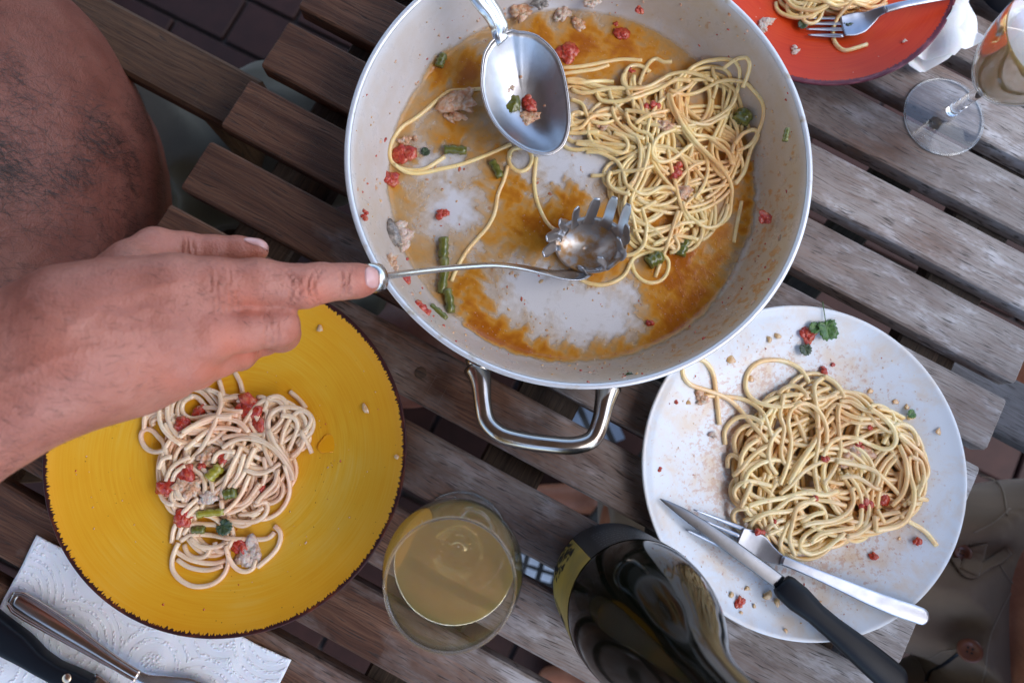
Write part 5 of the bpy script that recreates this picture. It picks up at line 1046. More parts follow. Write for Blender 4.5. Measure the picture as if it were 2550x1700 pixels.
# ------------------------------------------------------------------ wine glasses
def wine_glass(label, base, wine_z, wlabel, seed):
    c = (base[0], base[1], 0.0); root = thing('wine_glass', label, 'wine glass', (base[0], base[1], .0004), 'stemmed wine glasses')
    V, F = lathe(smoothprof([(.0004, .0006), (.018, .0006), (.0325, .0007), (.0335, .0012), (.0325, .0018), (.018, .0028), (.008, .0046), (.0052, .0075), (.0045, .0105)], 5) + [(.0004, .0106)], c, 96)
    mk('foot', V, F, M['thin_glass'], root)
    V, F = lathe([(.0004, .0108)] + smoothprof([(.0054, .0110), (.0046, .022), (.0044, .034), (.0050, .046), (.0066, .052)], 5) + [(.0004, .0522)], c, 48); mk('stem', V, F, M['glass'], root)
    outer = smoothprof([(.0004, .0525), (.010, .0535), (.0205, .0610), (.0298, .076), (.0358, .095), (.0388, .115), (.0385, .131), (.0362, .147), (.0330, .162)], 7)
    inner = smoothprof([(.0322, .162), (.0354, .147), (.0377, .131), (.0380, .115), (.0350, .0955), (.0290, .0768), (.0199, .0625), (.0096, .0555), (.0004, .0548)], 7)
    V, F = lathe(outer + [(.0326, .1628)] + inner, c, 120); mk('bowl', V, F, M['thin_glass'], root)
    for rr_, zz_, nm in ((.0334, .0012, 'foot_rim'), (.0326, .1624, 'lip')):
        tt = np.linspace(0, 2 * np.pi, 12, endpoint=False); V, F = lathe([(rr_ + .0008 * math.cos(t), zz_ + .0008 * math.sin(t)) for t in tt], c, 96, closed=True); mk(nm, V, F, M['glass'], root)
    ip = [(r, z) for r, z in inner if z < wine_z]; rt = float(np.interp(wine_z, [z for r, z in inner[::-1]], [r for r, z in inner[::-1]]))
    prof = [(.0004, wine_z), (rt * .7, wine_z), (rt * .985, wine_z), (rt + .0001, wine_z)] + [(r + .0002, z - .0001) for r, z in ip]
    V, F = lathe(prof, c, 120); o = mk('wine', V, F, M['wine']); tag(o, wlabel, 'wine', 'wine in the glasses')
wine_glass('wine glass seen from above beside the yellow plate, half full', P(1146, 1340, 0), .099, 'amber wine in the glass beside the yellow plate', 1)
wine_glass('wine glass at the right photo edge, its foot on the grey slats', P(2349, 292, 0), .118, 'amber wine in the glass at the right photo edge', 2)

# ------------------------------------------------------------------ bottle
bc = P(1521, 1449, 0)
root = thing('wine_bottle', 'dark glass wine bottle with black and gold label next to the white plate', 'bottle', (bc[0], bc[1], .0002))
prof = smoothprof([(.001, .002), (.025, .001), (.040, .0012), (.0432, .006), (.0436, .03), (.0436, .085), (.0432, .103), (.0405, .124), (.0350, .146), (.0275, .170), (.0205, .193), (.0165, .215), (.0150, .240), (.0145, .285)], 6) + [(.0165, .287), (.0168, .295), (.0150, .297), (.011, .297), (.0105, .280)]
V, F = lathe(prof, (bc[0], bc[1], 0), 120); mk('body', V, F, M['bottle_glass'], root)
def label_patch(name, a0, a1, z0, z1, mat, r=.0439, na_=48, zf=None):
    V = []; F = []; nz = 8
    for i in range(na_ + 1):
        a = a0 + (a1 - a0) * i / na_
        for j in range(nz + 1): V.append((bc[0] + r * math.cos(a), bc[1] + r * math.sin(a), z0 + (z1 - z0) * j / nz))
    F = [[i * (nz + 1) + j, (i + 1) * (nz + 1) + j, (i + 1) * (nz + 1) + j + 1, i * (nz + 1) + j + 1] for i in range(na_) for j in range(nz)]
    V2 = np.array(V); return mk(name, V2, F, mat, root)
# angles: camera side is towards upper left of the photo
label_patch('label', R(132), R(232), .012, .094, M['gold_label']); label_patch('back_label', R(18), R(131.4), .012, .094, M['black_label'])
rg = np.random.default_rng(4)
ink = MB()  # the print: ink brush marks on gold, fine pale text lines on black
def patch_cyl(mbx, a, z, da, dz, r, rot=0.0):
    cs, sn = math.cos(rot), math.sin(rot); V = []
    for i, j in ((-1, -.6), (0, -1), (1, -.5), (1.1, .4), (.2, 1), (-1, .7)):
        u_, v_ = i * da / 2 * .0436, j * dz / 2; u2, v2 = u_ * cs - v_ * sn, u_ * sn + v_ * cs; V.append((bc[0] + r * math.cos(a + u2 / .0436), bc[1] + r * math.sin(a + u2 / .0436), z + v2))
    mbx.add(V, [[0, 1, 2, 3, 4, 5]])
for _ in range(120):
    a = R(rg.uniform(190, 228)); z = rg.uniform(.02, .075) if rg.random() < .6 else rg.normal(.05, .012); patch_cyl(ink, a, z, rg.uniform(.02, .12), rg.uniform(.001, .006), .0441 + rg.uniform(0, .0001), rg.uniform(-.9, .9))
for _ in range(70):
    a = R(rg.uniform(136, 170)); z = rg.uniform(.012, .045); patch_cyl(ink, a, z, rg.uniform(.02, .1), rg.uniform(.001, .005), .0441 + rg.uniform(0, .0001), rg.uniform(-.9, .9))
o = ink.make('ink_drawing', M['ink'], root, smooth=False)
txt = MB()
for row in range(7):
    z = .088 - row * .0075; a = R(118)
    while a > R(60 - row * 3):
        w_ = rg.uniform(.01, .045); patch_cyl(txt, a, z, w_, .0012, .0441); a -= w_ + .018
o = txt.make('label_print', M['pale_ink'], root, smooth=False)

# ------------------------------------------------------------------ paper towels
def sheet(name, label, corners, n, zf, mat, cat='paper towel', jag=0.0, seed=0):
    A_, B_, C_, D_ = [np.array(q[:2]) for q in corners]; V = []; F = []
    for i in range(n + 1):
        for j in range(n + 1):
            u, v = i / n, j / n; q = A_ * (1 - u) * (1 - v) + B_ * u * (1 - v) + C_ * u * v + D_ * (1 - u) * v
            if jag:
                e = min(u, v, 1 - u, 1 - v); d_ = Vector((q[0] * 60, q[1] * 60, seed)); k_ = max(0, 1 - e * 8) * jag
                q = q + np.array([mnoise.noise(d_), mnoise.noise(d_ + Vector((5, 5, 5)))]) * k_
            V.append((q[0], q[1], zf(q[0], q[1], u, v)))
    F = [[i * (n + 1) + j, (i + 1) * (n + 1) + j, (i + 1) * (n + 1) + j + 1, i * (n + 1) + j + 1] for i in range(n) for j in range(n)]
    o = mk(name, V, F, mat); s_ = o.modifiers.new('thickness', 'SOLIDIFY'); s_.thickness = .0004; s_.offset = 1; return tag(o, label, cat)
nz_ = lambda x, y, s, sc: mnoise.noise(Vector((x * sc, y * sc, s)))
sheet('paper_towel', 'white embossed paper towel under the yellow plate and cutlery at lower left', [P(98, 1330, 0), P(728, 1640, 0), P(540, 2010, 0), P(-90, 1700, 0)], 90,
      lambda x, y, u, v: .0012 + .0012 * (nz_(x, y, 3, 28) + .6) + .0010 * max(0, nz_(x, y, 5, 60)) + .0015 * max(0, 1 - min(u, v, 1 - u, 1 - v) * 14) * .6, M['embossed_paper'], jag=.0012, seed=2)
def crease(x, y, u, v): 
    a = abs(nz_(x, y, 7, 22)); b = abs(nz_(x + .3, y, 9, 45)); return .0012 + .016 * a + .006 * b + .003 * max(0, u - .4) * 4 * (v < 2)
T4 = lambda a, b: P(2050 + a / 4.704, b / 4.704, .004)
sheet('paper_napkin', 'crumpled white napkin sticking out from under the red plate', [T4(960, 750), T4(1640, -60), T4(1815, 545), T4(1105, 872)], 60, crease, M['tissue'], 'napkin', .004, 4)
# folded flap of the napkin
sheet('paper_napkin', 'second loose napkin layer lying along the red plate edge', [T4(1000, 740), T4(1560, -60), T4(1700, 300), T4(1440, 760)], 50, lambda x, y, u, v: crease(x, y, 0, 0) + .006 + .01 * u * (1 - u), M['tissue'], 'napkin', .003, 6)
# blue thing at the top right corner
bq = P(2545, -60, .01); root = thing('water_bottle', 'blue object with dark side at the upper right photo corner', 'container', (bq[0], bq[1], 0))
V, F = lathe(smoothprof([(.001, .0005), (.030, .0005), (.034, .004), (.034, .020)], 4) + [(.0325, .020), (.001, .0195)], (bq[0], bq[1], 0), 60); mk('shell', V, F, M['dark_plastic'], root)
V, F = lathe([(.001, .0225), (.029, .0225), (.0315, .0212), (.0318, .0200), (.001, .0198)], (bq[0], bq[1], 0), 60); mk('lid', V, F, M['blue_plastic'], root)
# ================================================================== PEOPLE (one continuous body each, from a blended distance field)
def seg(p, a, b, ra, rb):
    ba = b - a; t = np.clip(((p - a) @ ba) / (ba @ ba), 0, 1); return np.linalg.norm(p - a - t[:, None] * ba, axis=1) - (ra + (rb - ra) * t)
def ell(p, c, r, yaw=0.0):
    q = p - c
    if yaw: cs, sn = math.cos(yaw), math.sin(yaw); q = np.c_[q[:, 0] * cs + q[:, 1] * sn, -q[:, 0] * sn + q[:, 1] * cs, q[:, 2]]
    k0 = np.linalg.norm(q / r, axis=1); k1 = np.linalg.norm(q / (r * r), axis=1); return np.where(k1 > 1e-9, k0 * (k0 - 1) / np.maximum(k1, 1e-9), -min(r))
def smin(a, b, k):
    h = np.clip(.5 + .5 * (b - a) / k, 0, 1); return b + (a - b) * h - k * h * (1 - h)
def field(groups):
    """groups: list of (k_join, k_inner, prims)"""
    G_ = []
    for kj, ki, pr in groups: G_.append((kj, ki, [tuple(np.asarray(v, float) if isinstance(v, (list, tuple, np.ndarray)) else v for v in q) for q in pr]))
    def f(p, sel=None):
        d = None
        for gi, (kj, ki, pr) in enumerate(G_):
            g_ = None
            for q in pr:
                e = seg(p, q[1], q[2], q[3], q[4]) if q[0] == 's' else ell(p, q[1], q[2], q[3] if len(q) > 3 else 0.0)
                g_ = e if g_ is None else smin(g_, e, ki)
            d = g_ if d is None else smin(d, g_, kj)
        return d
    return f
def surface_net(f, lo, hi, h):
    lo = np.asarray(lo, float); n = np.ceil((np.asarray(hi) - lo) / h).astype(int); B = 8; nb = (n + B - 1) // B; n = nb * B
    val = np.full(n + 1, 1.0, np.float32)
    cx = [lo[k] + (np.arange(nb[k]) + .5) * B * h for k in range(3)]; Cc = np.stack(np.meshgrid(*cx, indexing='ij'), -1).reshape(-1, 3)
    dc = f(Cc); lim = B * h * .90; inside = (dc < 0).reshape(nb)
    val[:-1, :-1, :-1] = np.where(np.repeat(np.repeat(np.repeat(inside, B, 0), B, 1), B, 2), -1.0, 1.0)
    act = np.argwhere((np.abs(dc) < lim * 1.3).reshape(nb)); loc = np.stack(np.meshgrid(*[np.arange(B + 1)] * 3, indexing='ij'), -1).reshape(-1, 3)
    for i in range(0, len(act), 400):
        I = (act[i:i + 400, None, :] * B + loc[None]).reshape(-1, 3); v = f(lo + I * h); val[I[:, 0], I[:, 1], I[:, 2]] = v
    ins = val < 0; nx, ny, nz = n
    cor = [(a, b, c) for a in (0, 1) for b in (0, 1) for c in (0, 1)]
    cnt = sum(ins[a:nx + a, b:ny + b, c:nz + c].astype(np.int8) for a, b, c in cor); cells = np.argwhere((cnt > 0) & (cnt < 8))
    cid = np.full((nx, ny, nz), -1, np.int64); cid[tuple(cells.T)] = np.arange(len(cells)); acc = np.zeros((len(cells), 3)); wsum = np.zeros(len(cells))
    for a in range(8):
        for b in range(a + 1, 8):
            ca, cb = np.array(cor[a]), np.array(cor[b])
            if np.abs(ca - cb).sum() != 1: continue
            va = val[tuple((cells + ca).T)]; vb = val[tuple((cells + cb).T)]; mk_ = (va < 0) != (vb < 0)
            t = np.where(mk_, va / np.where(mk_, va - vb, 1), 0)[:, None]; acc += np.where(mk_[:, None], ca + (cb - ca) * t, 0); wsum += mk_
    V = lo + (cells + acc / wsum[:, None]) * h; F = []
    for ax in range(3):
        o1, o2 = (ax + 1) % 3, (ax + 2) % 3; s0 = [slice(1, m) for m in n]; s0[ax] = slice(0, n[ax]); s1 = list(s0); s1[ax] = slice(1, n[ax] + 1)
        A0 = ins[tuple(s0)]; A1 = ins[tuple(s1)]; E_ = np.argwhere(A0 != A1)
        if not len(E_): continue
        off = np.array([1, 1, 1]); off[ax] = 0; E_ = E_ + off; d1 = np.zeros(3, int); d1[o1] = 1; d2 = np.zeros(3, int); d2[o2] = 1
        q = np.stack([cid[tuple((E_ - d1 - d2).T)], cid[tuple((E_ - d2).T)], cid[tuple(E_.T)], cid[tuple((E_ - d1).T)]], 1)
        fl_ = ins[tuple(E_.T)]; q = np.where(fl_[:, None], q, q[:, ::-1]); q = q[(q >= 0).all(1)]; F.append(q)
    return V, np.vstack(F)
def grad(f, p, e=.0004):
    g_ = np.zeros_like(p)
    for k in range(3):
        d_ = np.zeros(3); d_[k] = e; g_[:, k] = (f(p + d_) - f(p - d_)) / (2 * e)
    return g_
def project(f, V, it=2):
    for _ in range(it):
        d_ = f(V); g_ = grad(f, V); V = V - (d_ / np.maximum((g_ ** 2).sum(1), .2))[:, None] * g_
    return V

def H(px, py, z, r): return (P(px, py, z), r / S(px, py, z))
def chainp(pts): 
    out = []; q = [H(*a) for a in pts]
    for a, b in zip(q[:-1], q[1:]): out.append(('s', a[0], b[0], a[1], b[1]))
    return out
# heights of the hand
IDX = chainp([(536, 708, .168, 64), (645, 704, .160, 59), (757, 713, .153, 53), (800, 704, .149, 48), (852, 701, .144, 43), (890, 699, .140, 41), (909, 697, .138, 37)])
MID = chainp([(520, 835, .166, 60), (610, 822, .158, 52), (690, 811, .149, 52), (700, 830, .128, 44), (655, 845, .112, 38), (600, 850, .108, 34)])
RING = chainp([(468, 905, .160, 58), (540, 890, .148, 48), (590, 872, .138, 46), (596, 880, .118, 40), (545, 890, .106, 34)])
PINK = chainp([(430, 935, .148, 50), (490, 925, .134, 42), (530, 905, .124, 38), (530, 905, .108, 34), (500, 905, .100, 30)])
THB = chainp([(258, 715, .148, 66), (330, 655, .142, 56), (388, 618, .134, 50), (460, 622, .126, 43), (535, 625, .120, 38), (590, 622, .117, 33), (640, 621, .115, 28)])
BACK = chainp([(536, 708, .168, 64), (430, 720, .172, 74), (300, 745, .176, 88), (200, 790, .182, 96)]) + chainp([(520, 835, .166, 60), (400, 830, .172, 76), (280, 830, .178, 92), (190, 850, .184, 100)]) + \
       chainp([(468, 905, .160, 58), (370, 898, .162, 78), (270, 898, .166, 92), (180, 905, .176, 98)]) + chainp([(430, 935, .148, 50), (350, 948, .150, 66), (260, 955, .156, 76), (190, 955, .166, 84)])
PALM = chainp([(330, 690, .150, 60), (450, 720, .150, 56)]) + chainp([(420, 800, .150, 60), (300, 850, .152, 90)])
W0, rW = H(190, 850, .178, 122); W1, _ = H(165, 820, .182, 118); W2, _ = H(200, 905, .174, 112)
EL = np.array([-.405, -.075, .185]); SHO = np.array([-.545, .075, .40])
d_ = norm(EL - W0); sd0 = norm(np.cross(d_, [0, 0, 1]))
ARM = [('s', W0 + sd0 * .013, W0 + d_ * .10 + sd0 * .013, .0255, .031), ('s', W0 - sd0 * .013, W0 + d_ * .10 - sd0 * .013, .0255, .031),
       ('s', W0 + d_ * .10 + sd0 * .013, EL + sd0 * .008, .031, .040), ('s', W0 + d_ * .10 - sd0 * .013, EL - sd0 * .008, .031, .040),
       ('s', EL, EL + (SHO - EL) * .5, .043, .054), ('s', EL + (SHO - EL) * .5, SHO, .054, .062)]
BELLY = np.array([-.435, .205, -.04])
SHO2 = np.array([-.575, .40, .38]); EL2 = np.array([-.68, .52, .10]); WR2 = np.array([-.56, .66, -.06])
TORSO = [('e', BELLY, (.150, .200, .165)), ('e', (-.47, .21, -.20), (.155, .205, .13)), ('e', (-.49, .225, .13), (.140, .185, .20)), ('e', (-.535, .235, .30), (.115, .200, .15)),
         ('e', (-.400, .145, .215), (.075, .075, .06)), ('e', (-.415, .285, .215), (.075, .08, .06)),
         ('s', SHO, SHO2, .060, .060), ('s', (-.55, .24, .38), (-.53, .235, .50), .060, .054)]
ARM2 = [('s', SHO2, EL2, .060, .043), ('s', EL2, WR2, .040, .027), ('s', WR2, WR2 + np.array([.07, -.03, -.04]), .027, .034), ('s', WR2 + np.array([.07, -.03, -.04]), WR2 + np.array([.12, -.05, -.07]), .030, .018)]
HEADC = np.array([-.50, .235, .615])
def head(c, fdir):
    f_ = norm(np.array([fdir[0], fdir[1], 0.0])); l = np.array([-f_[1], f_[0], 0]); u = np.array([0, 0, 1.0])
    return [('e', c - f_ * .010 + u * .02, (.090, .078, .100) if abs(f_[0]) > .7 else (.078, .090, .1)), ('e', c + f_ * .028 - u * .055, (.058, .052, .055)), ('s', c + f_ * .086 + u * .008, c + f_ * .108 - u * .022, .009, .013),
            ('s', c + f_ * .078 - u * .052 - l * .018, c + f_ * .078 - u * .052 + l * .018, .009, .009), ('e', c + l * .080 - f_ * .002, (.016, .009, .028)), ('e', c - l * .080 - f_ * .002, (.016, .009, .028)),
            ('e', c + f_ * .070 + u * .030 + l * .030, (.020, .020, .010)), ('e', c + f_ * .070 + u * .030 - l * .030, (.020, .020, .010))]
HIP = np.array([-.50, .21, -.27])
LEGS = []
for s_, kn in ((-1, np.array([-.08, .10, -.235])), (1, np.array([-.12, .36, -.235]))):
    hp_ = HIP + [0, s_ * .09, 0]; LEGS += [('s', hp_, kn, .088, .060), ('s', kn, np.array([kn[0] - .03, kn[1], -.63]), .056, .038), ('s', np.array([kn[0] - .05, kn[1], -.685]), np.array([kn[0] + .14, kn[1] + s_ * .02, -.695]), .030, .022)]
TIP = (.004, .003)
manf = field([(.03, .05, TORSO), (.03, .012, head(HEADC, (1, 0))), (.045, .03, LEGS), (.03, .02, ARM2), (.035, .022, ARM), (.016, .014, BACK), (.012, .010, PALM), (.012, .0035, THB), (.005, .004, MID), (.005, .004, RING), (.005, .004, PINK), (.0045, .0035, IDX)])
V, F = surface_net(manf, (-.80, -.20, -.722), (-.02, .62, .74), .0036)
# refine the hand and fore-arm: split every quad there in four, twice near the fingers, and settle it on the field
def refine(V, F, sel):
    A = F[sel]; keep = F[~sel]; n0 = len(V); ed = {}; newV = []
    E_ = np.sort(np.stack([A, np.roll(A, -1, 1)], -1).reshape(-1, 2), 1); U_, inv = np.unique(E_, axis=0, return_inverse=True); inv = inv.reshape(-1, 4) + n0
    mid = (V[U_[:, 0]] + V[U_[:, 1]]) / 2; cen = V[A].mean(1); ci = n0 + len(U_) + np.arange(len(A))
    Q = [np.stack([A[:, k], inv[:, k], ci, inv[:, (k - 1) % 4]], 1) for k in range(4)]
    return np.vstack([V, mid, cen]), np.vstack([keep] + Q)
armsel = lambda C: (C[:, 0] > -.36) & (C[:, 1] > -.06) & (C[:, 1] < .16) & (C[:, 2] > .085) & (C[:, 2] < .24)
V, F = refine(V, F, armsel(V[F].mean(1)))
V = project(manf, V, 2)
hs = armsel(V)
# knuckle folds, tendons and reddened knuckles
def spot(V, px, py, z, r, p=2): c, rr_ = H(px, py, z, r); return np.exp(-(np.linalg.norm(V - c, axis=1) / rr_) ** p)
N_ = np.zeros_like(V); N_[hs] = grad(manf, V[hs]); N_ /= (np.linalg.norm(N_, axis=1)[:, None] + 1e-9)
cre = np.zeros(len(V)); red = np.zeros(len(V))
for (px, py, z, r, w_) in [(757, 713, .200, 40, 1), (535, 705, .232, 46, .8), (515, 835, .222, 60, .9), (468, 915, .215, 50, .8), (440, 950, .19, 40, .6), (690, 811, .195, 36, .35), (905, 700, .17, 28, .6), (640, 640, .14, 30, .5), (300, 900, .24, 60, .3), (120, 880, .23, 60, .35), (380, 620, .18, 40, .3)]:
    c = P(px, py, z - .02); rr_ = r / S(px, py, z); red = np.maximum(red, w_ * np.exp(-(np.hypot(V[:, 0] - c[0], V[:, 1] - c[1]) / rr_) ** 2) * hs)
disp = np.zeros(len(V))
fd = norm(P(852, 701, .144) - P(645, 704, .160)); 
def folds(c, along, n_, sp, dep, wd_, arc=0.0, cw=1.0):
    global disp, cre
    rel = V - c; a = rel @ along; sd_ = norm(np.cross(along, [0, 0, 1])); s_ = rel @ sd_; w_ = np.exp(-(s_ / wd_) ** 2) * hs
    for i in range(n_):
        t = (i - (n_ - 1) / 2) * sp; q = np.exp(-((a - t - arc * s_ * s_ * 60 * np.sign(t + 1e-6)) / .00075) ** 2) * w_; disp -= q * dep; cre = np.maximum(cre, q * cw)
folds(P(757, 713, .165), fd, 4, .0036, .00045, .0085, 1.0, .75); folds(P(862, 701, .155), fd, 2, .0026, .00035, .006, .5); folds(P(470, 622, .14), norm(P(535, 625, .12) - P(388, 618, .134)), 3, .0028, .0004, .007)
folds(P(560, 706, .19), fd, 5, .0030, .00014, .010, cw=.4); folds(P(700, 811, .175), norm(P(690, 811, .149) - P(610, 822, .158)), 3, .003, .0002, .007, cw=.4)
for (a, b) in (((520, 708), (250, 790)), ((505, 835), (240, 850)), ((455, 910), (235, 900))):     # extensor tendons
    A_ = P(*a, .17); B_ = P(*b, .18); ba = (B_ - A_)[:2]; rel = V[:, :2] - A_[:2]; t = rel @ ba / (ba @ ba); pd = np.abs(rel[:, 0] * ba[1] - rel[:, 1] * ba[0]) / np.linalg.norm(ba)
    disp += .0011 * np.exp(-(pd / .0032) ** 2) * np.clip(t / .15, 0, 1) * np.clip((1 - t) / .5, 0, 1) * hs * (N_[:, 2] > .2)
for pts_ in ([(430, 790), (380, 770), (330, 800), (280, 790), (230, 830)], [(470, 870), (420, 860), (380, 875), (300, 870), (200, 900), (60, 960)], [(120, 760), (180, 800), (230, 830)]):    # veins
    q = catmull([P(a, b, .19) for a, b in pts_], .002)
    dm = np.full(len(V), 1.0); ii = np.where(hs)[0]
    dd = np.min(np.linalg.norm(V[ii][:, None, :2] - q[None, :, :2], axis=2), axis=1); dm[ii] = dd; disp += .0007 * np.exp(-(dm / .0021) ** 2) * hs * (N_[:, 2] > .2)
V = V + N_ * disp[:, None]
man = thing('person', 'shirtless tanned man at left reaching across with a pasta server in hand', 'person', (-.47, .2, FZ))
darm = np.minimum(seg(V, W0, EL, .03, .045), seg(V, P(909, 697, .138), W0, .01, .06)); darm = np.minimum(darm, seg(V, P(640, 621, .115), P(330, 660, .14), .01, .03)); body_shade = np.clip((darm - .004) / .05, 0, 1)  # shade painted on all skin away from the reaching arm
body = mk('body', V, F, M['tanned_skin'], man, attr={'red': red, 'crease': cre, 'tan': body_shade})
tree = BVHTree.FromPolygons([tuple(v) for v in V], [tuple(int(i) for i in f) for f in F])
def nailpatch(px, py, z0, dx, dy, rot, lift=.0004, tilt=(0, 0)):
    """a curved nail: a rounded rectangle dropped on the finger along a slightly tilted direction"""
    c = P(px, py, z0); s = 1 / S(px, py, z0); dirv = Vector((tilt[0], tilt[1], -1)).normalized(); cs, sn = math.cos(rot), math.sin(rot); n = 16; V_ = []
    for i in range(n + 1):
        for j in range(n + 1):
            a, b = (i / n * 2 - 1), (j / n * 2 - 1); u_ = a * math.sqrt(1 - b * b * .42) * dx * s / 2; v_ = b * math.sqrt(1 - a * a * .42) * dy * s / 2
            o_ = Vector((c[0] + u_ * cs - v_ * sn, c[1] + u_ * sn + v_ * cs, c[2] + .04)) - Vector((dirv.x, dirv.y, 0)) * .04
            hit = tree.ray_cast(o_, dirv)
            if hit[0] is None or hit[0].z < c[2] - .02: hit = tree.find_nearest(Vector((o_.x, o_.y, c[2])) + Vector((dirv.x, dirv.y, 0)) * .04)
            e = max(abs(a), abs(b)); V_.append(np.array(hit[0] if hit[0] else o_) + (np.array(hit[1]) if hit[0] else 0) * (lift + .0006 * (1 - e ** 4) - .0006 * (e > .97)))
    F_ = [[i * (n + 1) + j, (i + 1) * (n + 1) + j, (i + 1) * (n + 1) + j + 1, i * (n + 1) + j + 1] for i in range(n) for j in range(n)]
    return mk('fingernail', V_, F_, M['nail'], man)
nailpatch(925, 694, .140, 38, 56, .05, tilt=(-.25, 0)); nailpatch(642, 606, .117, 56, 26, -.12, tilt=(0, -.5))
# body hair: fine dark strands standing off the skin, mixed density by region
def hairs(name, n, region, direction, ln, wdt, seed, parent, V, F, dens):
    rg = np.random.default_rng(seed); C_ = V[F].mean(1); m_ = region(C_); Fi = F[m_]; Ci = C_[m_]
    if not len(Fi): return
    a = V[Fi[:, 0]]; b = V[Fi[:, 1]]; c = V[Fi[:, 2]]; d = V[Fi[:, 3]]; nr_ = np.cross(c - a, d - b); ar = np.linalg.norm(nr_, axis=1); nr_ /= ar[:, None] + 1e-12
    w_ = ar * dens(Ci); w_ = w_ / w_.sum(); pick = rg.choice(len(Fi), n, p=w_); u, v = rg.random((2, n, 1)); p0 = (a[pick] * (1 - u) + b[pick] * u) * (1 - v) + (d[pick] * (1 - u) + c[pick] * u) * v; nn = nr_[pick]
    dr = direction(p0) + rg.normal(0, .45, (n, 3)); dr -= nn * (dr * nn).sum(1)[:, None]; dr /= np.linalg.norm(dr, axis=1)[:, None] + 1e-9; L_ = ln * rg.uniform(.5, 1.2, (n, 1))
    side = np.cross(nn, dr); curl = rg.normal(0, .35, (n, 1)); P1 = p0 + dr * L_ * .5 + nn * L_ * .16 + side * curl * L_ * .12; P2 = p0 + dr * L_ + nn * L_ * .10 + side * curl * L_ * .5
    # face the strip upwards as seen from above
    sv = side * wdt / 2; VV = np.stack([p0 - sv, p0 + sv, P1 - sv * .8, P1 + sv * .8, P2], 1).reshape(-1, 3); k_ = np.arange(n)[:, None] * 5
    FF = np.vstack([k_ + [0, 1, 3, 2]]); me_f = FF.tolist() + (k_ + [2, 3, 4]).tolist()
    o = mk(name, VV, me_f, M['hair'], parent, smooth=False); return tag(o, kind='stuff')
ax_arm = norm(W0 - EL)
hairs('arm_hair', 6500, lambda C: (C[:, 0] < -.155) & (C[:, 0] > -.40) & (C[:, 1] > -.13) & (C[:, 1] < .12) & (C[:, 2] > .15), lambda p: np.tile(ax_arm * 1.1 + [0.1, -.9, 0], (len(p), 1)), .0070, .00012, 3, man, V, F,
      lambda C: np.clip((-.13 - C[:, 0]) / .06, .0, 1) * (.35 + .9 * np.clip((.02 - C[:, 1]) / .05, 0, 1)))
hairs('finger_hair', 240, lambda C: (C[:, 0] > -.17) & (C[:, 0] < -.09) & (C[:, 1] > .06) & (C[:, 2] > .15), lambda p: np.tile([1.0, -.3, 0], (len(p), 1)), .0045, .00012, 4, man, V, F, lambda C: np.exp(-((C[:, 0] + .125) / .02) ** 2))
hairs('chest_hair', 12500, lambda C: (C[:, 0] < -.25) & (C[:, 1] > .02) & (C[:, 1] < .42) & (C[:, 2] > -.12) & (C[:, 2] < .36) & (C[:, 0] > -.52), lambda p: np.tile([.5, -.1, -.6], (len(p), 1)), .013, .00019, 5, man, V, F,
      lambda C: (.16 + np.array([max(0, mnoise.noise(Vector(c_) * 24)) for c_ in C]) * 1.2) * (.10 + 1.0 * np.exp(-((C[:, 1] - .21) / .07) ** 2) + .8 * np.exp(-(((C[:, 1] - .15) / .06) ** 2 + ((C[:, 2] - .10) / .10) ** 2))))
# head hair and shorts
def shell_of(name, f, region, lo, hi, h, thick, mat, parent, fold=None):
    def g_(p):
        d_ = f(p) - thick
        if fold: d_ = d_ - fold(p)
        return np.maximum(d_, region(p))
    V_, F_ = surface_net(g_, lo, hi, h); return mk(name, V_, F_, mat, parent)
shell_of('hair', manf, lambda p: np.maximum(.63 - p[:, 2] + (p[:, 0] - HEADC[0]) * .9, .0 * p[:, 0] - 1), (-.62, .12, .55), (-.38, .36, .76), .005, .010, M['hair'], man)
def foldn(p, amp, sc, seed, ax): return amp * np.array([mnoise.noise(Vector((a[0] * sc[0] + seed, a[1] * sc[1], a[2] * sc[2]))) for a in p])
mlegs = field([(.03, .05, TORSO[:2]), (.05, .04, [q for i, q in enumerate(LEGS) if i % 3 == 0])])
shell_of('shorts', mlegs, lambda p: np.maximum(np.maximum(p[:, 2] + .145 + (p[:, 0] + .43) * .1, p[:, 0] + .10), -p[:, 2] - .42), (-.72, -.04, -.45), (-.06, .50, -.10), .0065, .011, M['grey_shorts_cloth'], man,
         lambda p: .006 * np.sin(p[:, 0] * 55 + 3 * np.sin(p[:, 1] * 20)) + foldn(p, .010, (14, 30, 20), 2, 0))

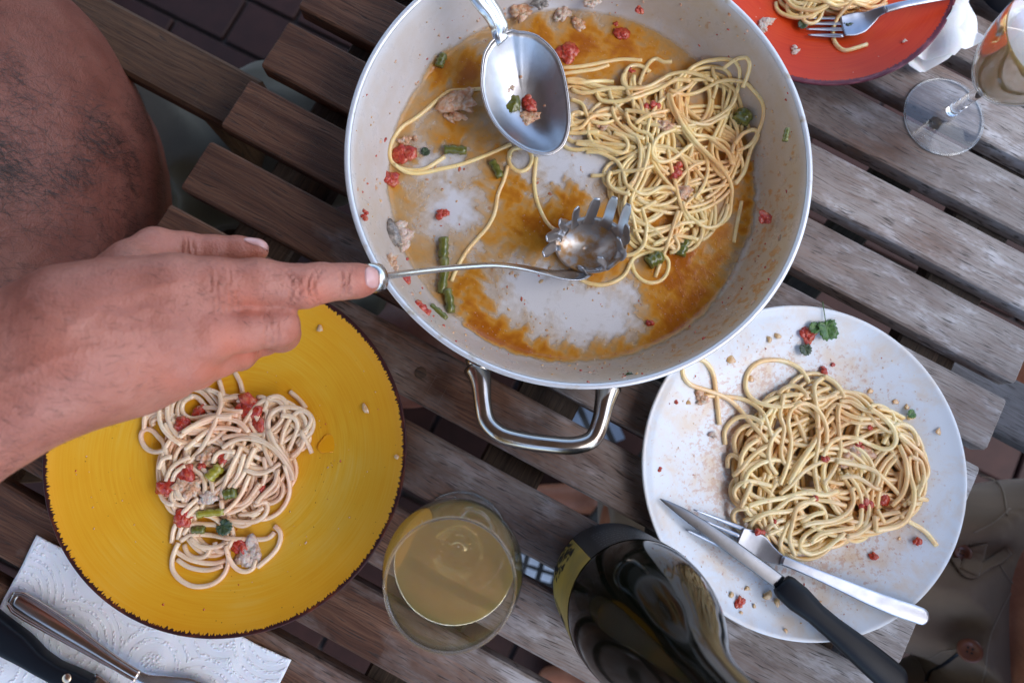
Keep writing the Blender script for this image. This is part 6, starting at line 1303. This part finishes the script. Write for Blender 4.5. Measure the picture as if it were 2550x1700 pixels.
# second person at the lower right, seen from the waist down
B2 = np.array([.655, -.255, -.03]); HP2 = np.array([.66, -.25, -.26])
TOR2 = [('e', B2, (.165, .175, .17)), ('e', (.67, -.25, -.2), (.16, .18, .12)), ('e', (.70, -.25, .17), (.135, .165, .20)), ('e', (.72, -.25, .33), (.11, .18, .13)), ('s', (.72, -.42, .37), (.72, -.08, .37), .055, .055), ('s', (.72, -.25, .38), (.70, -.25, .50), .058, .052)]
LEG2 = []
for kn, s_ in ((np.array([.20, -.10, -.26]), 1), (np.array([.24, -.40, -.26]), -1)):
    LEG2 += [('s', HP2 + [0, s_ * .085, 0], kn, .095, .062), ('s', kn, np.array([kn[0] + .04, kn[1], -.63]), .056, .038), ('s', np.array([kn[0] + .06, kn[1], -.685]), np.array([kn[0] - .12, kn[1], -.695]), .03, .022)]
A2 = []
for s_ in (-1, 1):
    sh_ = np.array([.72, -.25 + s_ * .20, .35]); e_ = np.array([.76, -.25 + s_ * .29, .08]); w_ = np.array([.62, -.25 + s_ * .33, -.10]); A2 += [('s', sh_, e_, .055, .042), ('s', e_, w_, .04, .027), ('s', w_, w_ + [-.11, -.02 * s_, -.05], .030, .020)]
H2 = np.array([.68, -.25, .615])
manf2 = field([(.03, .05, TOR2), (.03, .012, head(H2, (-1, 0))), (.045, .03, LEG2), (.03, .02, A2)])
V2, F2 = surface_net(manf2, (.02, -.66, -.722), (.92, .16, .74), .0065); V2 = project(manf2, V2, 2)
man2 = thing('person', 'tanned person in brown grey cargo shorts seated at the lower right corner', 'person', (.66, -.25, FZ))
mk('body', V2, F2, M['brown_skin'], man2, attr={'red': np.zeros(len(V2)), 'crease': np.zeros(len(V2))})
hairs('belly_hair', 2600, lambda C: (C[:, 0] < .62) & (C[:, 0] > .45) & (C[:, 1] < -.1) & (C[:, 2] > -.15) & (C[:, 2] < .15), lambda p: np.tile([-.3, .6, -.5], (len(p), 1)), .014, .0002, 8, man2, V2, F2, lambda C: np.ones(len(C)))
shell_of('hair', manf2, lambda p: .63 - p[:, 2] - (p[:, 0] - H2[0]) * .9, (.56, -.38, .55), (.80, -.12, .76), .005, .010, M['hair'], man2)
s2f = field([(.03, .05, TOR2[:2]), (.05, .045, [q for i, q in enumerate(LEG2) if i % 3 == 0])])
def fold2(p): return .0110 * np.sin(p[:, 1] * 105 + 5 * p[:, 0] + 2.0 * np.sin(p[:, 0] * 16)) * np.clip((p[:, 0] - .30) / .08, .3, 1) + foldn(p, .012, (10, 26, 18), 5, 0)
WAISTX = .498
shorts2 = shell_of('shorts', s2f, lambda p: np.maximum(np.maximum(p[:, 2] + .155 + (p[:, 0] - WAISTX) * .35, .14 - p[:, 0]), -p[:, 2] - .42), (.10, -.56, -.45), (.90, .06, -.04), .0055, .019, M['shorts_cloth'], man2, fold2)
Vs = np.array([v.co[:] for v in shorts2.data.vertices]) + wloc(man2); Fs = [tuple(p.vertices) for p in shorts2.data.polygons]; tr2 = BVHTree.FromPolygons([tuple(v) for v in Vs], Fs)
def onto(px, py, lift=.001, z=-.13):
    """point of the shorts seen at a photo pixel"""
    d = Vector(BW @ np.array([px - 1275.0, py - 850.0, 1700.0])).normalized(); h = tr2.ray_cast(Vector((0, 0, HC)), d)
    if h[0] is None: return P(px, py, z), np.array([0, 0, 1.0])
    return np.array(h[0]) + np.array(h[1]) * lift, np.array(h[1])
def button(px, py, r):
    c, nn = onto(px, py, .002); rot = np.array(Vector(nn * .4 + norm(np.array([0, 0, HC]) - c)).to_track_quat('Z', 'Y').to_matrix())
    V_, F_ = lathe([(.0001, .0008), (r * .45, .0008), (r * .62, .0022), (r * .9, .0024), (r, .0014), (r, 0), (.0001, 0)], (0, 0, 0), 36); o = mk('button', V_ @ rot.T + c, F_, M['button_wood'], man2)
    for a, b in ((-1, -1), (1, -1), (1, 1), (-1, 1)):
        q = c + rot @ np.array([a * r * .17, b * r * .17, .0010]); V_, F_ = lathe([(.0001, .0004), (r * .09, .0002), (r * .09, -.0002)], (0, 0, 0), 8); mk('button_hole', V_ @ rot.T + q, F_, M['ink'], o)
BT = lambda a, b: (2200 + a / 2.851, 1150 + b / 2.851)
button(*BT(550, 645), .0085); button(*BT(617, 1335), .0110)
def strip(name, pts, wd_, tk, mat, lift=.0015, n=30):
    q = catmull([(a, b, 0) for a, b in [BT(*p_) for p_ in pts]], 4.0); pp = [onto(a, b, lift) for a, b, _ in q]; hp_ = smooth2(np.array([a for a, b in pp]), 1); up_ = smooth2(np.array([b for a, b in pp]), 3)
    V_, F_ = ribbon(hp_, wd_, tk, up=up_, nsec=10, power=4); return mk(name, V_, F_, mat, man2)
strip('belt_loop', [(665, 575), (640, 680), (600, 800)], .017, .0022, M['shorts_cloth'], .003); strip('waistband', [(500, 690), (580, 800), (640, 790), (720, 740), (800, 700), (880, 620)], .010, .002, M['shorts_cloth'], .002)
for pts in ([(540, 790), (620, 815), (700, 760), (800, 705), (850, 770), (930, 880)], [(925, 895), (860, 1000), (790, 1150), (740, 1300), (725, 1450), (705, 1568)], [(190, 1350), (320, 1390), (420, 1340), (530, 1330)], [(190, 1360), (260, 1430), (310, 1568)], [(880, 380), (850, 200), (780, 120), (700, 100)], [(640, 500), (780, 430), (900, 330)], [(620, 570), (600, 640), (560, 760)], [(705, 585), (680, 690), (640, 800)]):
    strip('seam', pts, .0014, .0008, M['seam_cloth'], .0004)
strip('zipper', [(540, 1350), (470, 1400), (400, 1450), (330, 1490), (300, 1560)], .0030, .0012, M['dark_plastic'], .0006)
